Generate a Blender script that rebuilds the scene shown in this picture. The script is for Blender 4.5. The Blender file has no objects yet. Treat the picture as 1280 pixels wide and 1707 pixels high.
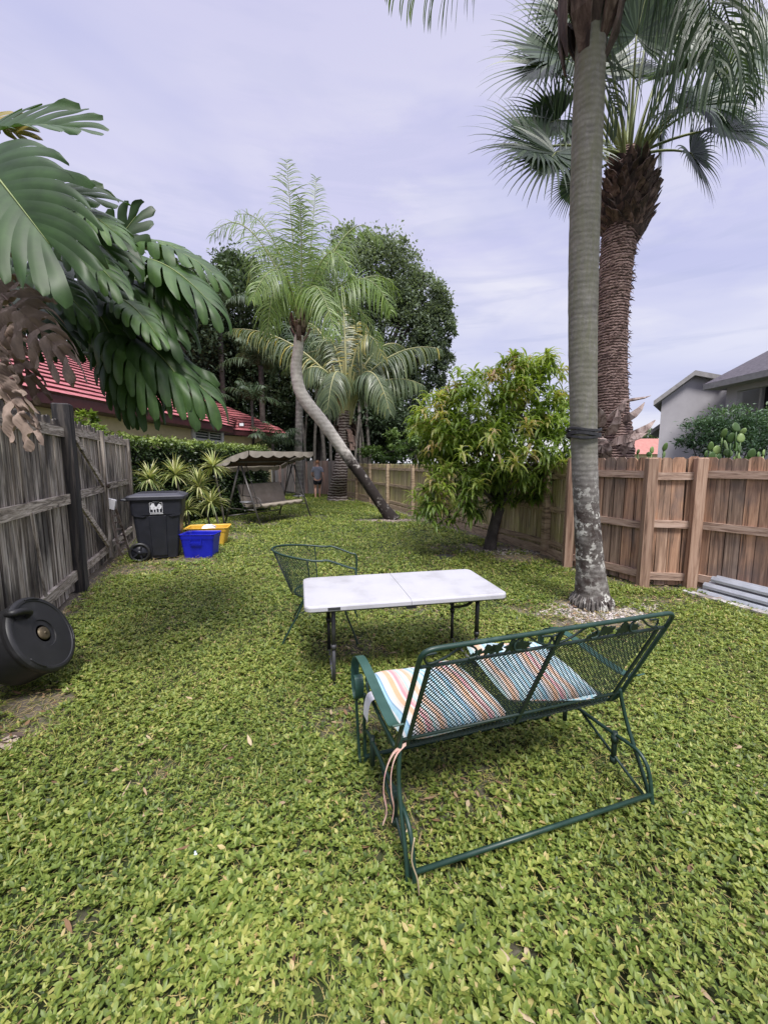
import bpy, math, random
import numpy as np
from mathutils import Vector, Matrix

random.seed(7)
R = np.random.default_rng(11)
SC = bpy.context.scene
COL = SC.collection
pi = math.pi

# ------------------------------------------------------------------ camera model
FPX, CX, CY, CAMH = 680.0, 640.0, 853.5, 1.6
PITCH = math.atan(83.5 / FPX)
SP, CP = math.sin(PITCH), math.cos(PITCH)

def ray(px, py):
    u = (px - CX) / FPX; v = (CY - py) / FPX
    return Vector((u, CP + v * SP, -SP + v * CP))

def G(px, py, z=0.0):                       # point of the horizontal plane z seen at a photo pixel
    d = ray(px, py); t = (z - CAMH) / d.z
    return Vector((d.x * t, d.y * t, z))

def V(px, py, Y):                           # point of the vertical plane y=Y seen at a photo pixel
    d = ray(px, py); t = Y / d.y
    return Vector((d.x * t, Y, CAMH + d.z * t))

# ------------------------------------------------------------------ mesh builder
def unit(a):
    a = np.asarray(a, float)
    n = np.linalg.norm(a, axis=-1, keepdims=True)
    return a / np.maximum(n, 1e-9)

def root_of(o):
    while o.parent: o = o.parent
    return o

class MB:
    def __init__(s): s.c = []; s.n = 0
    def add(s, v, f, r=None, m=0, smooth=False):
        v = np.asarray(v, float).reshape(-1, 3); f = np.asarray(f, np.int64)
        if r is None: r = random.random()
        r = np.broadcast_to(np.asarray(r, float), (len(v),)).copy()
        s.c.append((v, f + s.n, r, m, smooth)); s.n += len(v)
    def box(s, c, size, rot=None, r=None, m=0):
        x, y, z = [k / 2 for k in size]
        p = [(-x,-y,-z),(x,-y,-z),(x,y,-z),(-x,y,-z),(-x,-y,z),(x,-y,z),(x,y,z),(-x,y,z)]
        if rot is not None: p = [rot @ Vector(q) for q in p]
        p = [(q[0]+c[0], q[1]+c[1], q[2]+c[2]) for q in p]
        s.add(p, [(0,3,2,1),(4,5,6,7),(0,1,5,4),(1,2,6,5),(2,3,7,6),(3,0,4,7)], r, m)
    def beam(s, a, b, w, t, up=(0,0,1), r=None, m=0):
        a = Vector(a); b = Vector(b); d = (b-a); L = d.length; d.normalize()
        up = Vector(up); sd = d.cross(up)
        if sd.length < 1e-4: sd = d.cross(Vector((0,1,0)))
        sd.normalize(); u = sd.cross(d).normalized()
        rot = Matrix((d, sd, u)).transposed()
        s.box((a+b)/2, (L, w, t), rot, r, m)
    def tube(s, pts, rad, n=8, cap=True, r=None, m=0, closed=False, smooth=True):
        pts = [Vector(p) for p in pts]; k = len(pts)
        if not hasattr(rad, '__len__'): rad = [rad]*k
        vs = []; prev = None
        for i, p in enumerate(pts):
            if closed: t = pts[(i+1) % k] - pts[i-1]
            else: t = pts[min(i+1, k-1)] - pts[max(i-1, 0)]
            t.normalize()
            if prev is None:
                a = Vector((0,0,1)) if abs(t.z) < .9 else Vector((1,0,0))
                x = a.cross(t).normalized()
            else:
                x = (prev - t*prev.dot(t))
                if x.length < 1e-5: x = t.orthogonal()
                x.normalize()
            prev = x; y = t.cross(x)
            for j in range(n):
                a = 2*pi*j/n
                vs.append(p + (x*math.cos(a) + y*math.sin(a))*rad[i])
        fs = []
        rng = k if closed else k-1
        for i in range(rng):
            i2 = (i+1) % k
            for j in range(n):
                j2 = (j+1) % n
                fs.append((i*n+j, i*n+j2, i2*n+j2, i2*n+j))
        if r is None: r = random.random()
        base = s.n
        s.add(vs, fs, r, m, smooth)
        if cap and not closed:
            s.c.append((np.zeros((0,3)), np.array([[base+j for j in range(n)][::-1]]), np.zeros(0), m, False))
            s.c.append((np.zeros((0,3)), np.array([[base+(k-1)*n+j for j in range(n)]]), np.zeros(0), m, False))
    def flat(s, pts, side, w, t, r=None, m=0):     # flat bar bent along pts, width along side
        pts = [Vector(p) for p in pts]; sd = Vector(side).normalized(); vs = []
        k = len(pts); wl = w if hasattr(w, '__len__') else [w]*k; tl = t if hasattr(t, '__len__') else [t]*k
        for i, p in enumerate(pts):
            tg = (pts[min(i+1,k-1)] - pts[max(i-1,0)]).normalized(); u = tg.cross(sd).normalized()
            for (a, b) in ((-1,-1),(1,-1),(1,1),(-1,1)):
                vs.append(p + sd*(a*wl[i]/2) + u*(b*tl[i]/2))
        fs = [(i*4+j, i*4+(j+1)%4, i*4+4+(j+1)%4, i*4+4+j) for i in range(k-1) for j in range(4)]
        fs += [(3,2,1,0), tuple(4*(k-1)+j for j in range(4))]
        s.add(vs, fs, r, m)
    def lathe(s, prof, n=32, mat=None, r=None, m=0, smooth=True):
        vs = []; k = len(prof)
        for (rr, z) in prof:
            for j in range(n):
                a = 2*pi*j/n; q = Vector((rr*math.cos(a), rr*math.sin(a), z))
                vs.append(mat @ q if mat is not None else q)
        fs = [(i*n+j, i*n+(j+1)%n, (i+1)*n+(j+1)%n, (i+1)*n+j) for i in range(k-1) for j in range(n)]
        s.add(vs, fs, r, m, smooth)
    def prism(s, poly, t, mat, r=None, m=0):        # poly in local xy, extruded 0..t along local z
        k = len(poly)
        vs = [mat @ Vector((x, y, 0)) for x, y in poly] + [mat @ Vector((x, y, t)) for x, y in poly]
        if r is None: r = random.random()
        b = s.n
        s.add(vs, [(i, (i+1)%k, k+(i+1)%k, k+i) for i in range(k)], r, m)
        s.c.append((np.zeros((0,3)), np.array([[b+i for i in range(k)][::-1]]), np.zeros(0), m, False))
        s.c.append((np.zeros((0,3)), np.array([[b+k+i for i in range(k)]]), np.zeros(0), m, False))
    def grid(s, f, nu, nv, r=None, m=0, smooth=True, close_u=False):
        vs = [f(i/(nu-1) if not close_u else i/nu, j/(nv-1)) for j in range(nv) for i in range(nu)]
        fs = []
        for j in range(nv-1):
            for i in range(nu if close_u else nu-1):
                i2 = (i+1) % nu
                fs.append((j*nu+i, j*nu+i2, (j+1)*nu+i2, (j+1)*nu+i))
        s.add(vs, fs, r, m, smooth)
    def strips(s, P, D, N, L, W, seg=3, droop=0.0, dpow=1.0, prof=None, fold=0.0, r=None, m=0, smooth=True, curve=None):
        P = np.atleast_2d(np.asarray(P, float)); n = len(P)
        D = unit(np.broadcast_to(np.asarray(D, float), (n,3))); N = np.broadcast_to(np.asarray(N, float), (n,3))
        L = np.broadcast_to(np.asarray(L, float), (n,)); W = np.broadcast_to(np.asarray(W, float), (n,))
        droop = np.broadcast_to(np.asarray(droop, float), (n,))
        if prof is None: prof = [.35] + [1]*(seg-1) + [.05]
        S = unit(np.cross(D, N)); pos = P.copy(); d = D.copy()
        rows = []; down = np.array([0,0,-1.0])
        for i in range(seg+1):
            U = unit(np.cross(S, d))
            hw = (W*prof[i]/2)[:,None]
            if fold:
                rows.append(np.stack([pos - S*hw + U*hw*fold, pos, pos + S*hw + U*hw*fold], 1))
            else:
                rows.append(np.stack([pos - S*hw, pos + S*hw], 1))
            if i < seg:
                if curve is not None: d = unit(d + curve/seg)
                d = unit(d + down*(droop*((i+1)/seg)**dpow/seg*2)[:,None])
                pos = pos + d*(L/seg)[:,None]
        c = 3 if fold else 2
        Vv = np.stack(rows, 1).reshape(n, (seg+1)*c, 3)
        base = []
        for i in range(seg):
            for j in range(c-1):
                a = i*c+j; base.append((a, a+1, a+1+c, a+c))
        base = np.array(base)
        F = (base[None] + (np.arange(n)*(seg+1)*c)[:,None,None]).reshape(-1,4)
        if r is None: r = R.random(n)
        r = np.repeat(np.broadcast_to(np.asarray(r, float), (n,)), (seg+1)*c)
        s.add(Vv.reshape(-1,3), F, r, m, smooth)
    def build(s, name, mats, parent=None, local=False):
        me = bpy.data.meshes.new(name)
        if s.c:
            v = np.concatenate([c[0] for c in s.c]); r = np.concatenate([c[2] for c in s.c])
            if parent is not None and not local:
                o0 = root_of(parent).location; v = v - np.array(o0)
            lv = np.concatenate([c[1].reshape(-1) for c in s.c])
            tot = np.concatenate([np.full(len(c[1]), c[1].shape[1]) for c in s.c])
            st = np.concatenate([[0], np.cumsum(tot)[:-1]])
            mi = np.concatenate([np.full(len(c[1]), c[3]) for c in s.c])
            sm = np.concatenate([np.full(len(c[1]), c[4]) for c in s.c])
            me.vertices.add(len(v)); me.vertices.foreach_set('co', v.astype(np.float32).ravel())
            me.loops.add(len(lv)); me.loops.foreach_set('vertex_index', lv.astype(np.int32))
            me.polygons.add(len(tot)); me.polygons.foreach_set('loop_start', st.astype(np.int32))
            me.polygons.foreach_set('loop_total', tot.astype(np.int32))
            me.polygons.foreach_set('material_index', mi.astype(np.int32))
            me.polygons.foreach_set('use_smooth', sm.astype(bool))
            me.update(calc_edges=True)
            at = me.attributes.new('rnd', 'FLOAT', 'POINT'); at.data.foreach_set('value', r.astype(np.float32))
        for mm in (mats if isinstance(mats, (list, tuple)) else [mats]): me.materials.append(mm)
        o = bpy.data.objects.new(name, me); COL.objects.link(o)
        if parent is not None: o.parent = parent
        return o

def thing(name, label, cat, loc=(0,0,0), rotz=0.0, group=None):
    o = bpy.data.objects.new(name, None); COL.objects.link(o)
    o.empty_display_size = .1
    o.location = loc; o.rotation_euler = (0,0,rotz); o['label'] = label; o['category'] = cat
    if group: o['group'] = group
    return o
def tag(o, label, cat, group=None, kind=None):
    o['label'] = label; o['category'] = cat
    if group: o['group'] = group
    if kind: o['kind'] = kind
    return o
def copy_tree(o, parent=None):
    c = o.copy(); COL.objects.link(c); c.parent = parent
    for ch in [x for x in COL.objects if x.parent == o]: copy_tree(ch, c)
    return c
def bez(a, b, c, n=10):
    a, b, c = Vector(a), Vector(b), Vector(c)
    return [a*(1-t)**2 + b*2*t*(1-t) + c*t*t for t in [i/(n-1) for i in range(n)]]
def catmull(pts, n=6, closed=False):
    pts = [Vector(p) for p in pts]; out = []; k = len(pts)
    rng = range(k if closed else k-1)
    for i in rng:
        if closed: p0,p1,p2,p3 = pts[i-1],pts[i],pts[(i+1)%k],pts[(i+2)%k]
        else: p0,p1,p2,p3 = pts[max(i-1,0)],pts[i],pts[i+1],pts[min(i+2,k-1)]
        for j in range(n):
            t = j/n
            out.append(0.5*((2*p1)+(p2-p0)*t+(2*p0-5*p1+4*p2-p3)*t*t+(3*p1-p0-3*p2+p3)*t**3))
    if not closed: out.append(pts[-1])
    return out

# ------------------------------------------------------------------ materials
def ramp(nt, stops, fac, interp='LINEAR'):
    n = nt.nodes.new('ShaderNodeValToRGB'); n.color_ramp.interpolation = interp
    e = n.color_ramp.elements
    while len(e) > 1: e.remove(e[-1])
    for i, (p, c) in enumerate(stops):
        q = e[0] if i == 0 else e.new(p)
        q.position = p; q.color = (*c, 1) if len(c) == 3 else c
    nt.links.new(fac, n.inputs['Fac']); return n.outputs['Color']
def math_(nt, op, a, b=None, c=None):
    n = nt.nodes.new('ShaderNodeMath'); n.operation = op
    for i, x in enumerate((a, b, c)):
        if x is None: continue
        if isinstance(x, (int, float)): n.inputs[i].default_value = x
        else: nt.links.new(x, n.inputs[i])
    return n.outputs[0]
def mixc(nt, fac, a, b, mode='MIX'):
    n = nt.nodes.new('ShaderNodeMix'); n.data_type = 'RGBA'; n.blend_type = mode
    for k, x in ((0, fac), (6, a), (7, b)):
        if isinstance(x, (int, float)): n.inputs[k].default_value = x
        elif isinstance(x, tuple): n.inputs[k].default_value = (*x, 1)
        else: nt.links.new(x, n.inputs[k])
    return n.outputs[2]
def coords(nt, stretch=(1,1,1), kind='Object', rot=(0,0,0)):
    t = nt.nodes.new('ShaderNodeTexCoord'); m = nt.nodes.new('ShaderNodeMapping')
    m.inputs['Scale'].default_value = stretch; m.inputs['Rotation'].default_value = rot
    nt.links.new(t.outputs[kind], m.inputs['Vector']); return m.outputs['Vector']
def noise_(nt, vec, scale, detail=5, rough=.55, dist=0.0):
    n = nt.nodes.new('ShaderNodeTexNoise'); n.inputs['Scale'].default_value = scale
    n.inputs['Detail'].default_value = detail; n.inputs['Roughness'].default_value = rough
    n.inputs['Distortion'].default_value = dist
    nt.links.new(vec, n.inputs['Vector']); return n.outputs['Fac']
def attr_(nt, name='rnd'):
    n = nt.nodes.new('ShaderNodeAttribute'); n.attribute_name = name; return n.outputs['Fac']
def sep_(nt, vec):
    n = nt.nodes.new('ShaderNodeSeparateXYZ'); nt.links.new(vec, n.inputs[0]); return n.outputs
def new_mat(name):
    m = bpy.data.materials.new(name); m.use_nodes = True; nt = m.node_tree
    return m, nt, nt.nodes['Principled BSDF']
def setc(nt, p, c):
    if isinstance(c, tuple): p.inputs['Base Color'].default_value = (*c, 1)
    else: nt.links.new(c, p.inputs['Base Color'])
def bump_(nt, p, h, strength=.3, dist=.01):
    b = nt.nodes.new('ShaderNodeBump'); b.inputs['Strength'].default_value = strength
    b.inputs['Distance'].default_value = dist
    nt.links.new(h, b.inputs['Height']); nt.links.new(b.outputs[0], p.inputs['Normal'])
def mat(name, stops, scale=5, stretch=(1,1,1), rough=.6, bump=0.0, bdist=.01, rnd=0.0, metal=0.0, detail=6, dist=0.0, coat=0, spec=.5, rough_n=0.0):
    m, nt, p = new_mat(name)
    vec = coords(nt, stretch); f = noise_(nt, vec, scale, detail, .6, dist)
    c = ramp(nt, stops, f)
    if rnd:
        a = attr_(nt); k = math_(nt, 'MULTIPLY_ADD', a, 2*rnd, 1-rnd)
        cb = nt.nodes.new('ShaderNodeCombineColor')
        for i in range(3): nt.links.new(k, cb.inputs[i])
        c = mixc(nt, 1.0, c, cb.outputs[0], 'MULTIPLY')
    setc(nt, p, c); p.inputs['Roughness'].default_value = rough; p.inputs['Metallic'].default_value = metal
    p.inputs['Specular IOR Level'].default_value = spec
    if rough_n: nt.links.new(math_(nt, 'MULTIPLY_ADD', f, rough_n, rough-rough_n/2), p.inputs['Roughness'])
    if bump: bump_(nt, p, f, bump, bdist)
    return m
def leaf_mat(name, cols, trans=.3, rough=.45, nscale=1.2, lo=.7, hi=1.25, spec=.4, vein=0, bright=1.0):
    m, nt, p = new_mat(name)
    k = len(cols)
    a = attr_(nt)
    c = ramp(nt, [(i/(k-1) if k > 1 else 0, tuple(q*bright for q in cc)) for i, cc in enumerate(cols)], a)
    f = noise_(nt, coords(nt), nscale, 3)
    g = math_(nt, 'MULTIPLY_ADD', f, (hi-lo)*1.6, lo-(hi-lo)*.3)
    cb = nt.nodes.new('ShaderNodeCombineColor')
    for i in range(3): nt.links.new(g, cb.inputs[i])
    c = mixc(nt, 1.0, c, cb.outputs[0], 'MULTIPLY')
    setc(nt, p, c); p.inputs['Roughness'].default_value = rough; p.inputs['Specular IOR Level'].default_value = spec
    tr = nt.nodes.new('ShaderNodeBsdfTranslucent'); mx = nt.nodes.new('ShaderNodeMixShader')
    mx.inputs[0].default_value = trans
    c2 = mixc(nt, 1.0, c, (1.3, 1.35, .7), 'MULTIPLY'); nt.links.new(c2, tr.inputs['Color'])
    nt.links.new(p.outputs[0], mx.inputs[1]); nt.links.new(tr.outputs[0], mx.inputs[2])
    nt.links.new(mx.outputs[0], nt.nodes['Material Output'].inputs['Surface'])
    return m
def wood_mat(name, dark, mid, light, stretch, rnd=.25, algae=None, top_dark=None, rough=.85, hue=None):
    m, nt, p = new_mat(name)
    a = attr_(nt)
    t = nt.nodes.new('ShaderNodeTexCoord'); mp = nt.nodes.new('ShaderNodeMapping')
    mp.inputs['Scale'].default_value = stretch
    cmb = nt.nodes.new('ShaderNodeCombineXYZ')
    off = math_(nt, 'MULTIPLY', a, 37.0)
    for i in range(3): nt.links.new(off, cmb.inputs[i])
    nt.links.new(t.outputs['Object'], mp.inputs['Vector']); nt.links.new(cmb.outputs[0], mp.inputs['Location'])
    vec = mp.outputs['Vector']
    f = noise_(nt, vec, 1.0, 8, .65, 1.2)
    c = ramp(nt, [(.35, dark), (.48, mid), (.64, light)], f)
    big = noise_(nt, coords(nt, (1,1,.6)), 3.0, 4)
    if hue:
        c = mixc(nt, ramp(nt, [(.3,(0,0,0)),(.75,(1,1,1))], a), c, mixc(nt, 1.0, c, hue, 'MULTIPLY'))
    if algae:
        c = mixc(nt, ramp(nt, [(.45,(0,0,0)),(.7,(.75,.75,.75))], big), c, algae)
    k = math_(nt, 'MULTIPLY_ADD', a, 2*rnd, 1-rnd)
    cb = nt.nodes.new('ShaderNodeCombineColor')
    for i in range(3): nt.links.new(k, cb.inputs[i])
    c = mixc(nt, 1.0, c, cb.outputs[0], 'MULTIPLY')
    if top_dark:
        z = sep_(nt, t.outputs['Object'])[2]
        zz = math_(nt, 'ADD', z, math_(nt, 'MULTIPLY_ADD', f, .5, -.25))
        fac = nt.nodes.new('ShaderNodeMapRange'); fac.inputs[1].default_value = top_dark[0]; fac.inputs[2].default_value = top_dark[1]
        nt.links.new(zz, fac.inputs[0]); c = mixc(nt, fac.outputs[0], c, (.022,.02,.022))
        st = noise_(nt, coords(nt, (1,1,.35)), 2.3, 5, .6)
        c = mixc(nt, ramp(nt, [(.46,(0,0,0)),(.60,(.88,.88,.88))], st), c, (.03,.026,.027))
    setc(nt, p, c); p.inputs['Roughness'].default_value = rough
    bump_(nt, p, f, .5, .004)
    return m
# ------------------------------------------------------------------ camera, light, sky
cam = bpy.data.cameras.new('camera'); camo = bpy.data.objects.new('camera', cam); COL.objects.link(camo)
cam.sensor_fit = 'VERTICAL'; cam.sensor_height = 24; cam.lens = 24*FPX/1707
camo.location = (0,0,CAMH); camo.rotation_euler = (pi/2 - PITCH, 0, 0)
cam.clip_start = .05; cam.clip_end = 2000
SC.camera = camo
SC.view_settings.view_transform = 'Standard'; SC.view_settings.look = 'None'; SC.view_settings.exposure = 0
SC.cycles.use_denoising = True
SC.cycles.max_bounces = 6; SC.cycles.transparent_max_bounces = 8; SC.cycles.diffuse_bounces = 4

SUN_EL, SUN_AZ = math.radians(60), math.radians(166)      # azimuth from +Y towards +X
su = bpy.data.lights.new('sun', 'SUN'); suo = bpy.data.objects.new('sun', su); COL.objects.link(suo)
su.energy = 4.6; su.angle = math.radians(16); su.color = (1, .97, .92)
sd = Vector((math.sin(SUN_AZ)*math.cos(SUN_EL), math.cos(SUN_AZ)*math.cos(SUN_EL), math.sin(SUN_EL)))
suo.rotation_euler = sd.to_track_quat('Z', 'Y').to_euler(); suo.location = (0,0,20)

w = bpy.data.worlds.new('World'); SC.world = w; w.use_nodes = True; nt = w.node_tree; nt.nodes.clear()
tc = nt.nodes.new('ShaderNodeTexCoord')
def wmap(s):
    m = nt.nodes.new('ShaderNodeMapping'); m.inputs['Scale'].default_value = s
    nt.links.new(tc.outputs['Generated'], m.inputs['Vector']); return m.outputs['Vector']
xyz = sep_(nt, tc.outputs['Generated'])
base = ramp(nt, [(0,(1.05,1.04,1.07)), (.10,(1.0,.99,1.06)), (.22,(.88,.88,1.02)), (.42,(.74,.73,.98)), (.62,(.70,.69,.95)), (.72,(.66,.645,.93)), (.85,(.8,.79,.95)), (1,(1.0,1.0,1.05))], xyz[2])
n1 = noise_(nt, wmap((1.4,1.4,5.0)), 1.6, 6, .55, .6)
n2 = noise_(nt, wmap((1,1,3.0)), 1.1, 4, .5, .8)
n3 = noise_(nt, wmap((1,1,9.0)), 3.2, 5, .6, .4)
lowm = ramp(nt, [(0,(1,1,1)),(.3,(1,1,1)),(.65,(.35,.35,.35))], xyz[2])
xm = ramp(nt, [(.35,(.35,.35,.35)),(.75,(1,1,1))], math_(nt, 'MULTIPLY_ADD', xyz[0], .5, .5))
white = math_(nt, 'MULTIPLY', ramp(nt, [(.44,(0,0,0)),(.58,(1,1,1))], n1), math_(nt, 'MULTIPLY', lowm, xm))
c = mixc(nt, math_(nt, 'MULTIPLY', white, .9), base, (1.02,1.0,1.05))
blue = math_(nt, 'MULTIPLY', ramp(nt, [(.48,(0,0,0)),(.68,(1,1,1))], n2), .55)
c = mixc(nt, blue, c, (.50,.53,.88))
c = mixc(nt, math_(nt, 'MULTIPLY', ramp(nt, [(.52,(0,0,0)),(.62,(1,1,1))], n3), math_(nt, 'MULTIPLY', lowm, .28)), c, (.52,.56,.82))
zen = nt.nodes.new('ShaderNodeMapRange'); zen.inputs[1].default_value = .74; zen.inputs[2].default_value = 1.0
zen.inputs[3].default_value = 1.0; zen.inputs[4].default_value = 4.2; nt.links.new(xyz[2], zen.inputs[0])
bg = nt.nodes.new('ShaderNodeBackground'); nt.links.new(c, bg.inputs[0]); nt.links.new(zen.outputs[0], bg.inputs[1])
sky = nt.nodes.new('ShaderNodeTexSky'); sky.sky_type = 'NISHITA'; sky.sun_disc = False
sky.sun_elevation = SUN_EL; sky.sun_rotation = SUN_AZ
bg2 = nt.nodes.new('ShaderNodeBackground'); bg2.inputs[1].default_value = .1; nt.links.new(sky.outputs[0], bg2.inputs[0])
mx = nt.nodes.new('ShaderNodeMixShader'); mx.inputs[0].default_value = .12
nt.links.new(bg.outputs[0], mx.inputs[1]); nt.links.new(bg2.outputs[0], mx.inputs[2])
ow = nt.nodes.new('ShaderNodeOutputWorld'); nt.links.new(mx.outputs[0], ow.inputs[0])

# ------------------------------------------------------------------ key places
LPOST = G(133, 985); LGATE = G(222, 897)
LDIR = (LGATE - LPOST).normalized()
LNEAR = LPOST - Vector((-.426, 1, 0)).normalized()*5.2
RA, RB, RC_, RD = G(1067, 977), G(1150, 981), G(1280, 1009), G(948, 945)
RFAR = [G(948, 939), G(911, 924), G(829, 900), G(746, 874), G(690, 858), G(648, 846), G(619, 838.5), G(596, 832.5), G(577, 828)]
PALM = G(985, 1010)
BARE = []   # (x, y, rx, ry, strength)
def bare_at(px, py, rx, ry, k=1.0):
    p = G(px, py); BARE.append((p.x, p.y, rx, ry, k))
bare_at(40, 1180, .28, .17); bare_at(20,1215,.2,.1,.8); bare_at(140, 1000, .2, .3, .6); bare_at(190, 955, .3, .5, .7)
bare_at(240, 950, .6, .3, .6); bare_at(300, 930, .5, .4, .8); bare_at(375, 895, .6,.4,.7)
bare_at(990, 1026, .62, .38); bare_at(1050, 1045, .35, .2, .8); bare_at(905, 1022, .22, .12, .7)
bare_at(650, 868, .95, .38); bare_at(563, 835, .7, .45); bare_at(815, 915, .9, .35, .9); bare_at(900, 930, .9, .35, 1); bare_at(860,918,1.0,.3,.9)
bare_at(425, 872, .8, .6, .7); bare_at(480,862,1.2,.6,.5)
bare_at(590, 1085, .28, .22, .6); bare_at(600,1195,.25,.18,.55); bare_at(680, 1020, .35, .2, .55)
bare_at(760, 1330, .3, .22, .5); bare_at(660, 1340, .12,.2,.45); bare_at(1120,1000,.6,.15,.6); bare_at(742,929,.2,.14,.9)
bare_at(110,1560,.07,.05,.6); bare_at(850,1590,.06,.05,.6); bare_at(255,1290,.09,.06,.45); bare_at(420,1440,.05,.05,.5)
def bare(x, y):
    b = np.zeros(len(x))
    wob = .25*np.sin(x*7.3+y*3.1)+.2*np.sin(x*3.7-y*9.1+1)+.12*np.sin(x*17+y*13)
    for (cx, cy, rx, ry, k) in BARE:
        d = np.sqrt(((x-cx)/rx)**2 + ((y-cy)/ry)**2) + wob
        b = np.maximum(b, k*np.clip((1.25-d)/.5, 0, 1))
    for a, c_ in ((LNEAR, LPOST), (LPOST, LGATE)):
        b = np.maximum(b, .9*np.clip((.24-segd(x, y, a, c_)+wob*.12)/.2, 0, 1))
    for a, c_ in ((RFAR[0], RFAR[-1]), (RD, RA), (RA, RB), (RB, RC_)):
        b = np.maximum(b, .9*np.clip((.22-segd(x, y, a, c_)+wob*.1)/.15, 0, 1))
    return b
def segd(x, y, a, b):
    dx, dy = b.x-a.x, b.y-a.y; L = dx*dx+dy*dy
    t = np.clip(((x-a.x)*dx+(y-a.y)*dy)/L, 0, 1)
    return np.hypot(x-a.x-t*dx, y-a.y-t*dy)

# ground sheet
xs = np.concatenate([[-400,-120,-40,-20,-12], np.arange(-8,8.01,.09), [12,20,40,120,400]])
ys = np.concatenate([[-60,-15,-4], np.arange(-1,21,.09), [26,34,50,120,600]])
XX, YY = np.meshgrid(xs, ys)
bb = bare(XX.ravel(), YY.ravel())
mb = MB(); nx = len(xs)
ii, jj = np.meshgrid(np.arange(nx-1), np.arange(len(ys)-1)); q = (jj*nx+ii).ravel()
mb.add(np.stack([XX.ravel(), YY.ravel(), np.zeros(XX.size)], 1), np.stack([q, q+1, q+1+nx, q+nx], 1), bb, 0, True)
m_, nt, p = new_mat('lawn_soil')
vec = coords(nt); n_f = noise_(nt, vec, 55, 9, .75); n_b = noise_(nt, vec, 1.3, 4)
under = ramp(nt, [(.3,(.016,.022,.008)),(.55,(.035,.045,.014)),(.75,(.07,.075,.03))], n_f)
under = mixc(nt, ramp(nt, [(.4,(0,0,0)),(.65,(.6,.6,.6))], n_b), under, (.05,.075,.018))
soil = ramp(nt, [(.25,(.07,.055,.042)),(.5,(.15,.12,.095)),(.62,(.24,.205,.175)),(.78,(.42,.39,.35))], n_f)
setc(nt, p, mixc(nt, attr_(nt), under, soil)); p.inputs['Roughness'].default_value = .95
bump_(nt, p, n_f, .8, .02)
g = mb.build('ground', m_); g['kind'] = 'structure'; g['label'] = 'lawn ground with bare sandy soil patches'

# ------------------------------------------------------------------ ground cover
GC = leaf_mat('ground_cover_leaf', [(.035,.060,.012),(.108,.155,.030),(.175,.228,.048),(.26,.29,.07),(.36,.36,.11),(.42,.32,.15)], trans=.36, rough=.45, nscale=2.3, lo=.78, hi=1.25, spec=.4, bright=1.18)
def inside(x, y):
    ok = np.ones(len(x), bool)
    def side(a, b): return (b.x-a.x)*(y-a.y)-(b.y-a.y)*(x-a.x)
    ok &= side(LNEAR, LPOST) < -.06*5
    ok &= side(LPOST, LGATE) < -.06*4
    r = (y < RD.y)
    ok &= ~((side(RB, RC_) > 0) & (x > RB.x)); 
    ok &= ~((side(RFAR[-1], RFAR[0]) > -.3) & (y > RD.y-.05))
    ok &= y < 20
    return ok
def scatter(y0, y1, dens, x0, x1):
    n = int((y1-y0)*(x1-x0)*dens)
    x = R.uniform(x0, x1, n); y = R.uniform(y0, y1, n)
    k = (np.abs(x) < .97*y + 2.2) & inside(x, y)
    x, y = x[k], y[k]
    b = bare(x, y)
    pn = .5+.25*np.sin(x*2.1+1.3*np.sin(y*1.7))+.25*np.sin(y*2.6+1.1*np.sin(x*3.3))
    keep = R.random(len(x)) > np.maximum(b*1.02, .0*(pn < .12))
    x, y, pn, b = x[keep], y[keep], pn[keep], b[keep]
    return x, y, pn, b
def cover(mb, y0, y1, dens, x0, x1, size, h, nl=5, seg=2):
    x, y, pn, b = scatter(y0, y1, dens, x0, x1)
    n = len(x); h = h*(.75+.5*pn)*(1-.5*b)
    hz = R.uniform(.25, 1.0, n)*h
    a0 = R.uniform(0, 2*pi, n); col = np.clip(.38 + .34*(R.random(n)-.5) + .16*(pn-.5), 0, 1)
    s = size*R.uniform(.5, 1.6, n)*(.9+.22*np.sin(x*4.3+y*2.9)*np.sin(y*5.1-x*1.7))
    for k in range(nl):
        a = a0 + 2*pi*k/nl + R.normal(0, .35, n); el = R.uniform(.05, 1.0, n)
        D = np.stack([np.cos(a)*np.cos(el), np.sin(a)*np.cos(el), np.sin(el)], 1)
        N = np.stack([-np.cos(a)*np.sin(el)+R.normal(0,.25,n), -np.sin(a)*np.sin(el)+R.normal(0,.25,n), np.cos(el)], 1)
        P = np.stack([x, y, hz], 1)
        rr = np.clip(col + R.normal(0, .15, n) + (R.random(n) < .035)*.5, 0, 1)
        mb.strips(P, D, N, s*R.uniform(.7,1.15,n), s*R.uniform(.36,.5,n), seg=seg, droop=.5*R.random(n), prof=[.2,1,.05] if seg == 2 else [.2,.9,.85,.05], fold=.25 if y0 < 4 else 0, r=rr)
def blades(mb, y0, y1, dens, x0, x1, L, W):
    x, y, pn, b = scatter(y0, y1, dens, x0, x1)
    cl = np.sin(x*5.1+y*2.2)+np.sin(y*6.3-x*3.1); k = R.random(len(x)) < np.clip(.35+.45*cl, .08, 1); x, y = x[k], y[k]; n = len(x)
    a = R.uniform(0, 2*pi, n); el = R.uniform(.5, 1.45, n)
    D = np.stack([np.cos(a)*np.cos(el), np.sin(a)*np.cos(el), np.sin(el)], 1)
    N = np.stack([-np.cos(a)*np.sin(el), -np.sin(a)*np.sin(el), np.cos(el)], 1)
    rr = np.clip(R.normal(.42,.15,n)+(R.random(n) < .22)*.5, 0, 1)
    mb.strips(np.stack([x,y,np.zeros(n)],1), D, N, L*R.uniform(.5,1.2,n), W, seg=3, droop=R.uniform(.2,1.1,n), prof=[.7,1,.7,.05], r=rr)
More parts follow.
